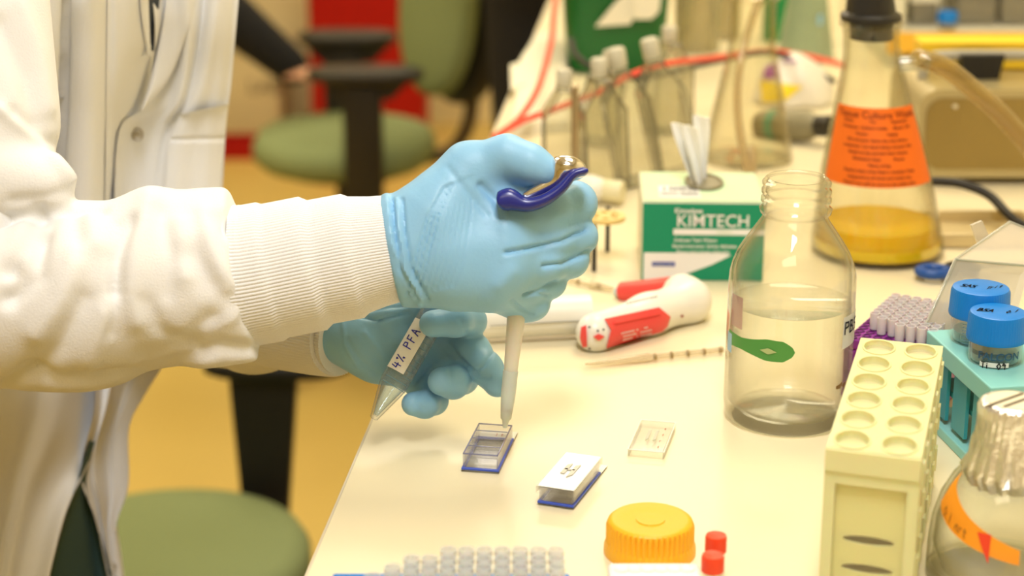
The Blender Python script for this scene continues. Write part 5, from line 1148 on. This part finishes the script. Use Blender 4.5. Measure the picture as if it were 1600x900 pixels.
t = thing('steel_rod_stand', 'thin upright steel rod stand behind the navy finger hook', 'stand', c); mk('rod', M().lathe([(.0001, .004), (.0028, .004), (.0028, hr-.002), (.0001, hr)], c, n=20), mat('bronze_steel', (.42, .34, .24), .3, 1), t); mk('base', M().lathe([(.0001, 0), (.015, 0), (.015, .004), (.0001, .005)], c, n=32), m_chrome, t)
# brass disc on three black legs
m_brass = mat('pale_brass', (.80, .62, .24), .35, .35); pf = atz(928, 424); ctr = np.array([0, 0, 0.]); hz = zat(352, pf[1])-T; ctr = atz(945, 343, T+hz); kk = mpp(ctr); rr = 32*kk
t = thing('disc_stand', 'pale brass slotted disc on thin black legs behind the glove', 'stand', ctr*[1, 1, 0]+[0, 0, T])
dm = M(); N = 72
def ringseg(a0, a1, r0_, r1_, n=10):
    an = np.linspace(a0, a1, n); vs = [ctr+np.array([r*math.cos(a), r*math.sin(a), h]) for h in (0, .003) for r in (r0_, r1_) for a in an]; q = lambda h, r, i: (h*2+r)*n+i
    fs = []
    for i in range(n-1): fs += [(q(1, 0, i), q(1, 1, i), q(1, 1, i+1), q(1, 0, i+1)), (q(0, 0, i), q(0, 0, i+1), q(0, 1, i+1), q(0, 1, i)), (q(0, 1, i), q(0, 1, i+1), q(1, 1, i+1), q(1, 1, i)), (q(0, 0, i), q(1, 0, i), q(1, 0, i+1), q(0, 0, i+1))]
    fs += [(q(0, 0, 0), q(0, 1, 0), q(1, 1, 0), q(1, 0, 0)), (q(0, 0, n-1), q(1, 0, n-1), q(1, 1, n-1), q(0, 1, n-1))]; dm.add(vs, fs, False)
ringseg(0, 2*math.pi, rr*.74, rr, 60); ringseg(0, 2*math.pi, .0001, rr*.32, 40)
for k in range(6): ringseg(k*math.pi/3-.22, k*math.pi/3+.22, rr*.30, rr*.76)
mk('disc', dm, m_brass, t, recalc=False)
for q in ((pf[0], pf[1]), tuple(atz(949, 393)[:2]), (ctr[0]-rr*.8, ctr[1]+rr*.4)): mk('leg', M().box((q[0], q[1], T+hz/2), (.0032, .0032, hz), bev=.0004, seg=1), m_blk, t)
c = atz(950, 335)+[0, .03, 0]; kk = mpp(c); r = 22*kk
t = thing('white_bottle', 'white plastic bottle lying on its side behind the brass disc', 'bottle', c)
xb = (-1, .0, .0); Rw = basis((.93, -.37, 0), (0, 0, 1)); b_ = c+[-.03, .012, r]
mk('bottle_body', M().lathe([(.0001, -.03), (r*.9, -.03), (r, -.026), (r, .02), (r*.85, .028), (r*.55, .032)], b_, Rw, 40), m_ivory, t); mk('cap', M().lathe([(r*.55, .030), (r*.80, .031), (r*.80, .044), (r*.7, .046), (.0001, .046)], b_, Rw, 40), mat('cream_cap', (.72, .66, .42), .4), t)

# green tub with papers, pale jars
m_grn = mat('green_tub_plastic', (.002, .12, .02), .35); c = atz(963, 118); kk = mpp(c); hw = 84*kk
t = thing('green_tub', 'dark green plastic tub at the back of the bench with papers in it', 'tub', c)
m = M()
def rrect(hw_, hd_, r_, n=6): return [(sx*(hw_-r_)+r_*math.cos(a), sy*(hd_-r_)+r_*math.sin(a)) for sx, sy, a0 in ((1, 1, 0), (-1, 1, 90), (-1, -1, 180), (1, -1, 270)) for a in np.radians(np.linspace(a0, a0+90, n))]
vs = []; prf = [(.86, .002, .0), (.9, .012, 0), (1.0, .10, 0), (1.06, .10, 0), (1.06, .108, 0), (.97, .108, 0), (.87, .012, 0)]; nn_ = 24
for s, z_, _ in prf: vs += [(c[0]+x*s, c[1]+.07+y*s, T+z_) for x, y in rrect(hw, .075, .02)]
mk('tub_wall', m.add(vs, [(j*nn_+i, j*nn_+(i+1) % nn_, (j+1)*nn_+(i+1) % nn_, (j+1)*nn_+i) for j in range(6) for i in range(nn_)]+[tuple(range(nn_))[::-1], tuple(range(6*nn_, 7*nn_))]), m_grn, t)
ln = 0
for (pl, yy, lb) in (([(930, 42), (958, 8), (985, -20), (1012, -14), (985, 38)], c[1]-.012, 'slanted cream paper slip leaning on the green tub'), ([(985, -20), (1035, -20), (1030, 18), (1018, 30), (992, 30)], c[1]-.02, 'cream folded paper hanging over the green tub rim')):
    P_ = [aty(x, y, yy) for x, y in pl]; n = len(P_); m = M().add([tuple(q) for q in P_]+[(q[0], q[1]+.0015, q[2]) for q in P_], [tuple(range(n)), tuple(range(n, 2*n))[::-1]]+[(i, (i+1) % n, n+(i+1) % n, n+i) for i in range(n)], False); solo('paper_slip', m, m_pap, lb, 'paper', P_[0])
g_jar = clear('hazy_jar', (.90, .86, .68), (.62, .56, .36), .35, .8, 2, .15)
def jar(px, py, rpx, top, mm, label, capm=None, name='jar', cat='jar'):
    c = atz(px, py); kk = mpp(c); r = rpx*kk; h = zat(top, c[1])-T; t = thing(name, label, cat, c)
    mk('jar_wall', M().lathe(shell([(r*.95, 0), (r, .003), (r, h*.86), (r*.9, h*.92), (r*.9, h)], .0015), c, n=40), mm, t)
    if capm: mk('cap', M().lathe([(r*.92, h-.012), (r*.98, h-.012), (r*.98, h+.003), (r*.9, h+.005), (.0001, h+.005)], c, n=60, fn=lambda R_, z_, a: R_*(1+.012*math.cos(a*30))), capm, t)
jar(1088, 78, 36, -60, g_jar, 'hazy clear jar left of the tall empty flask')
jar(1130, 60, 26, -60, g_jar, 'hazy clear jar right behind the neck of the tall empty flask')
# white pouch, yellow tag, grey bottle
m_pouch = mat('white_pouch_film', (.80, .76, .66), .35, bump=.4, bscale=30)
c = atz(1240, 160)+[0, .0, 0]; kk = mpp(c); hp_ = zat(84, c[1])-T
V, Q = sdf_mesh(lambda P: smax(ell(P, c, np.eye(3), (66*kk, .03, hp_))-.002*np.sin(P[..., 0]*180+P[..., 2]*90), T+.0005-P[..., 2], .002), c-[.06, .05, .01], c+[.06, .05, hp_+.02], .003)
t = thing('white_pouch', 'white plastic pouch with purple and yellow print between the flasks', 'pouch', c); mk('pouch_film', qm(V, Q), m_pouch, t, recalc=False)
pbv = BVHTree.FromPolygons([tuple(q) for q in V.tolist()], [tuple(q) for q in Q.tolist()])
for nm, Lp, Rp, mm in (('purple_print', [(1196, 103), (1192, 124)], [(1212, 98), (1218, 120)], m_purple), ('yellow_print', [(1188, 125), (1190, 160)], [(1254, 135), (1225, 158)], mat('yellow_print', (.90, .68, .01), .5)), ('lilac_print', [(1222, 92), (1226, 97)], [(1246, 93), (1244, 99)], mat('lilac_print', (.45, .3, .42), .5))):
    try: mk(nm, decal(pbv, Lp, Rp, .002, .001, 8, 5), mm, t)
    except Exception: pass
Rl = basis((.55, -.55, .12), (0, 0, 1)); c = atz(1240, 228); kk = mpp(c); m_olive = mat('olive_grey_plastic', (.26, .23, .13), .45, alpha=.9)
t = thing('grey_bottle', 'olive grey bottle lying beside the base of the tall clear flask', 'bottle', c); bb = c+[0, .02, 24*kk]
mk('bottle_body', M().lathe([(.0001, -.035), (21*kk, -.035), (24*kk, -.03), (24*kk, .018), (14*kk, .03)], bb, Rl, 40), m_olive, t); mk('cap', M().lathe([(14*kk, .028), (17*kk, .03), (17*kk, .043), (.0001, .044)], bb, Rl, 30), m_blk2, t); mk('label_band', M().lathe([(24.5*kk, -.02), (24.5*kk, -.012)], bb, Rl, 40), mat('teal_band', (.02, .25, .14), .5), t)
jar(1212, 62, 22, -80, mat('green_jar', (.01, .26, .07), .4), 'green container at the back between the two flasks')
# pale green cone of paper, red sticker bottle
c = atz(1258, 92); kk = mpp(c); hh = zat(-60, c[1])-T
t = thing('pale_green_beaker', 'pale green tapered beaker with a blue mark behind the orange-labelled flask', 'beaker', c); mk('beaker_wall', M().lathe(shell([(44*kk, 0), (45*kk, .003), (22*kk, hh)], .0015), c, n=48), clear('pale_green_plastic', (.72, .82, .66), (.50, .60, .42), .5, .85, 1.5, .2), t)
f = cyl_map(c, 36*kk, 0); mk('blue_mark', M().grid([[f(u, zat(30+q, c[1]-.02)-T) for u in (.008, .013)] for q in (-8, 8)]), mat('pale_blue_mark', (.25, .5, .75), .5), t)
mk('red_sticker', M().grid([[f(u, zat(66+q, c[1]-.02)-T, ) for u in np.linspace(.012, .028, 8)] for q in (-14, 14)]), mat('orange_red_sticker', (.80, .10, .02), .5), t)

# right-hand shelf with boxes, olive case
m_osh = mat('orange_shelf_edge', (.85, .48, .04), .5); yS = 1.98; s0_ = aty(1385, 82, yS); s1_ = aty(1700, 82, yS); s2_ = aty(1385, 50, yS)
t = thing('shelf_unit', 'low shelf unit with an orange front edge at the back right', 'shelf', ((s0_[0]+1.2)/2, yS+.15, T))
xc = (s0_[0]+1.2)/2; wx = 1.2-s0_[0]
mk('shelf_board', M().box((xc, yS+.15, (s0_[2]+s2_[2])/2), (wx, .30, s2_[2]-s0_[2]-.002), bev=.001, seg=1), m_pap, t); mk('shelf_edge', M().box((xc, yS-.002, (s0_[2]+s2_[2])/2), (wx, .004, s2_[2]-s0_[2])), m_osh, t)
for x in (s0_[0]+.01, 1.19): mk('upright', M().box((x, yS+.15, (T+1.28)/2), (.018, .29, 1.28-T), bev=.002, seg=1), m_ccream, t)
mk('back_panel', M().box((xc, yS+.295, (T+1.28)/2), (wx-.03, .008, 1.28-T)), m_pap, t); mk('top_board', M().box((xc, yS+.15, 1.285), (wx, .30, .012), bev=.002, seg=1), m_ccream, t)
zsh = s2_[2]+.0005
for i, (px, wpx, hpx, lb) in enumerate(((1440, 40, 34, 'small hazy box at the left end of the orange-edged shelf'), (1520, 62, 44, 'hazy box in the middle of the orange-edged shelf'), (1592, 66, 46, 'hazy box at the right of the orange-edged shelf'))):
    c = aty(px, 48, yS+.05); kk = mpp(c); t = thing('storage_box', lb, 'box', (c[0], c[1], zsh), 'hazy boxes on the shelf'); mk('box_body', M().box((c[0], c[1]+.03, zsh+hpx*kk/2), (wpx*kk, .08, hpx*kk), bev=.002), clear('hazy_box%d' % i, (.72, .70, .62), (.40, .37, .28), .5, .85, 1.5, .2), t); mk('box_lid', M().box((c[0], c[1]+.03, zsh+hpx*kk+.0025), (wpx*kk+.003, .083, .005), bev=.001), (m_pap, m_cblk, m_blk2)[i], t)
jc = aty(1479, 48, yS+.02); kk = mpp(jc)
t = thing('blue_capped_jar', 'small jar with a round blue cap on the orange-edged shelf', 'jar', (jc[0], jc[1], zsh)); mk('jar_wall', M().lathe(shell([(13*kk, 0), (14*kk, .001), (14*kk, 8*kk), (12*kk, 9*kk)], .001), (jc[0], jc[1], zsh), n=30), g_jar, t)
mk('cap', M().lathe([(14*kk, 9*kk), (15.5*kk, 9*kk), (15.5*kk, 24*kk), (13*kk, 27*kk), (.0001, 28*kk)], (jc[0], jc[1], zsh), n=60, fn=lambda r, z_, a: r*(1+.02*math.cos(a*20))), m_cap, t)
m_olv = mat('olive_gold_metal', (.33, .24, .08), .42, .6, var=.10, vscale=18); m_rim = mat('olive_rim', (.50, .42, .22), .35, .5)
yC = 1.50; zA = zat(336, yC); a0 = aty(1425, 336, yC); a1 = aty(1425, 140, yC); kk = mpp((a0+a1)/2); h = a1[2]-T; x0 = a0[0]; wc = .16
def rr2(x0, x1, z0, z1, r_, n=8): return [((x1-r_ if sx > 0 else x0+r_)+r_*math.cos(a), (z1-r_ if sz > 0 else z0+r_)+r_*math.sin(a)) for sx, sz, q in ((1, 1, 0), (-1, 1, 90), (-1, -1, 180), (1, -1, 270)) for a in np.radians(np.linspace(q, q+90, n))]
t = thing('instrument_case', 'olive gold rounded instrument case with a carrying handle behind the hose', 'instrument', (x0+wc/2, yC+.06, T))
mk('case_body', M().prism(rr2(x0, x0+wc, T+.006, T+h, .016), yC, yC+.12, lambda v: (v[0], v[2], v[1])), m_rim, t)
mk('face_plate', M().prism(rr2(x0+.006, x0+wc-.006, T+.014, T+h-.007, .013), yC-.002, yC, lambda v: (v[0], v[2], v[1])), m_olv, t)
for x in (.012, wc-.012): 
    for y_ in (.012, .108): mk('foot', M().lathe([(.0001, 0), (.006, 0), (.006, .0068), (.0001, .0068)], (x0+x, yC+y_, T), n=16), m_blk, t)
for q in ((1483, 302), (1547, 302), (1492, 166)): pq = aty(q[0], q[1], yC-.003); mk('screw', M().lathe([(.0001, -.0012), (.002, -.001), (.0026, .001)], pq, basis((0, 1, 0)), 16), m_chrome, t)
ht = zat(88, yC+.05)-T; hx0, hx1 = x0+.012, x0+wc-.030
mk('carrying_handle', M().tube(smooth_path([(hx0, yC+.05, T+h-.002), (hx0+.001, yC+.05, T+ht-.008), (hx0+.010, yC+.05, T+ht), ((hx0+hx1)/2, yC+.05, T+ht+.001), (hx1-.010, yC+.05, T+ht), (hx1-.001, yC+.05, T+ht-.008), (hx1, yC+.05, T+h-.002)], 6), .0045, 14), mat('grey_handle', (.38, .35, .27), .4), t)
cxh = xat(1530, yC+.05, T+h+.01)
mk('black_clamp', M().prism([(-.014, 0), (.014, 0), (.018, ht-h+.003), (-.018, ht-h+.003)], yC+.038, yC+.062, lambda v: (cxh+v[0], v[2], T+h+v[1])), m_blk, t)
m_yel = mat('yellow_card', (.88, .60, .03), .5)
t = thing('yellow_box', 'yellow box lying under the handle of the olive case', 'box', (x0+.07, yC+.09, T+h)); mk('box_body', M().box((x0+.075, yC+.090, T+h+.011), (.12, .030, .021), bev=.001, seg=1), m_yel, t); mk('box_lid', M().box((x0+.075, yC+.090, T+h+.0225), (.122, .032, .003), bev=.001, seg=1), m_yel, t)
# beige tray and scissors
a_ = atz(1462, 388); b_ = atz(1640, 400); t = thing('beige_tray', 'shallow beige metal tray edge right of the yellow liquid', 'tray', ((a_+b_)/2)); wq = b_[0]-a_[0]; yq = a_[1]; m = M(); m_tray = mat('beige_tray_metal', (.62, .50, .26), .35, .3)
mk('tray_floor', M().box((a_[0]+wq/2, yq+.030, T+.002), (wq, .06, .003)), m_tray, t)
for (x, y_, sx, sy) in ((wq/2, 0, wq, .003), (wq/2, .06, wq, .003), (0, .03, .003, .06), (wq, .03, .003, .06)): m.box((a_[0]+x, yq+y_, T+.006), (sx, sy, .011), bev=.001)
mk('tray_walls', m, m_tray, t)
c = atz(1458, 424, T+.006); t = thing('scissors', 'scissors with a blue handle lying behind the purple rack', 'scissors', c); m_bh = mat('blue_handle', (.01, .07, .30), .4)
for s in (0, 1): mk('handle', M().tube([c+[.0095*math.cos(a)+.021*s, .008*math.sin(a)+.006*s, 0] for a in np.linspace(0, 2*math.pi, 25)], .0035, 10, cap=False), (m_bh, m_blk)[s], t)
mk('blade', M().prism([(-.001, -.003), (.05, -.001), (.052, .001), (-.001, .003)], 0, .0015, lambda v: (c[0]+.03+v[0], c[1]+.004+v[1]+.3*v[0], c[2]+v[2])), m_chrome, t)
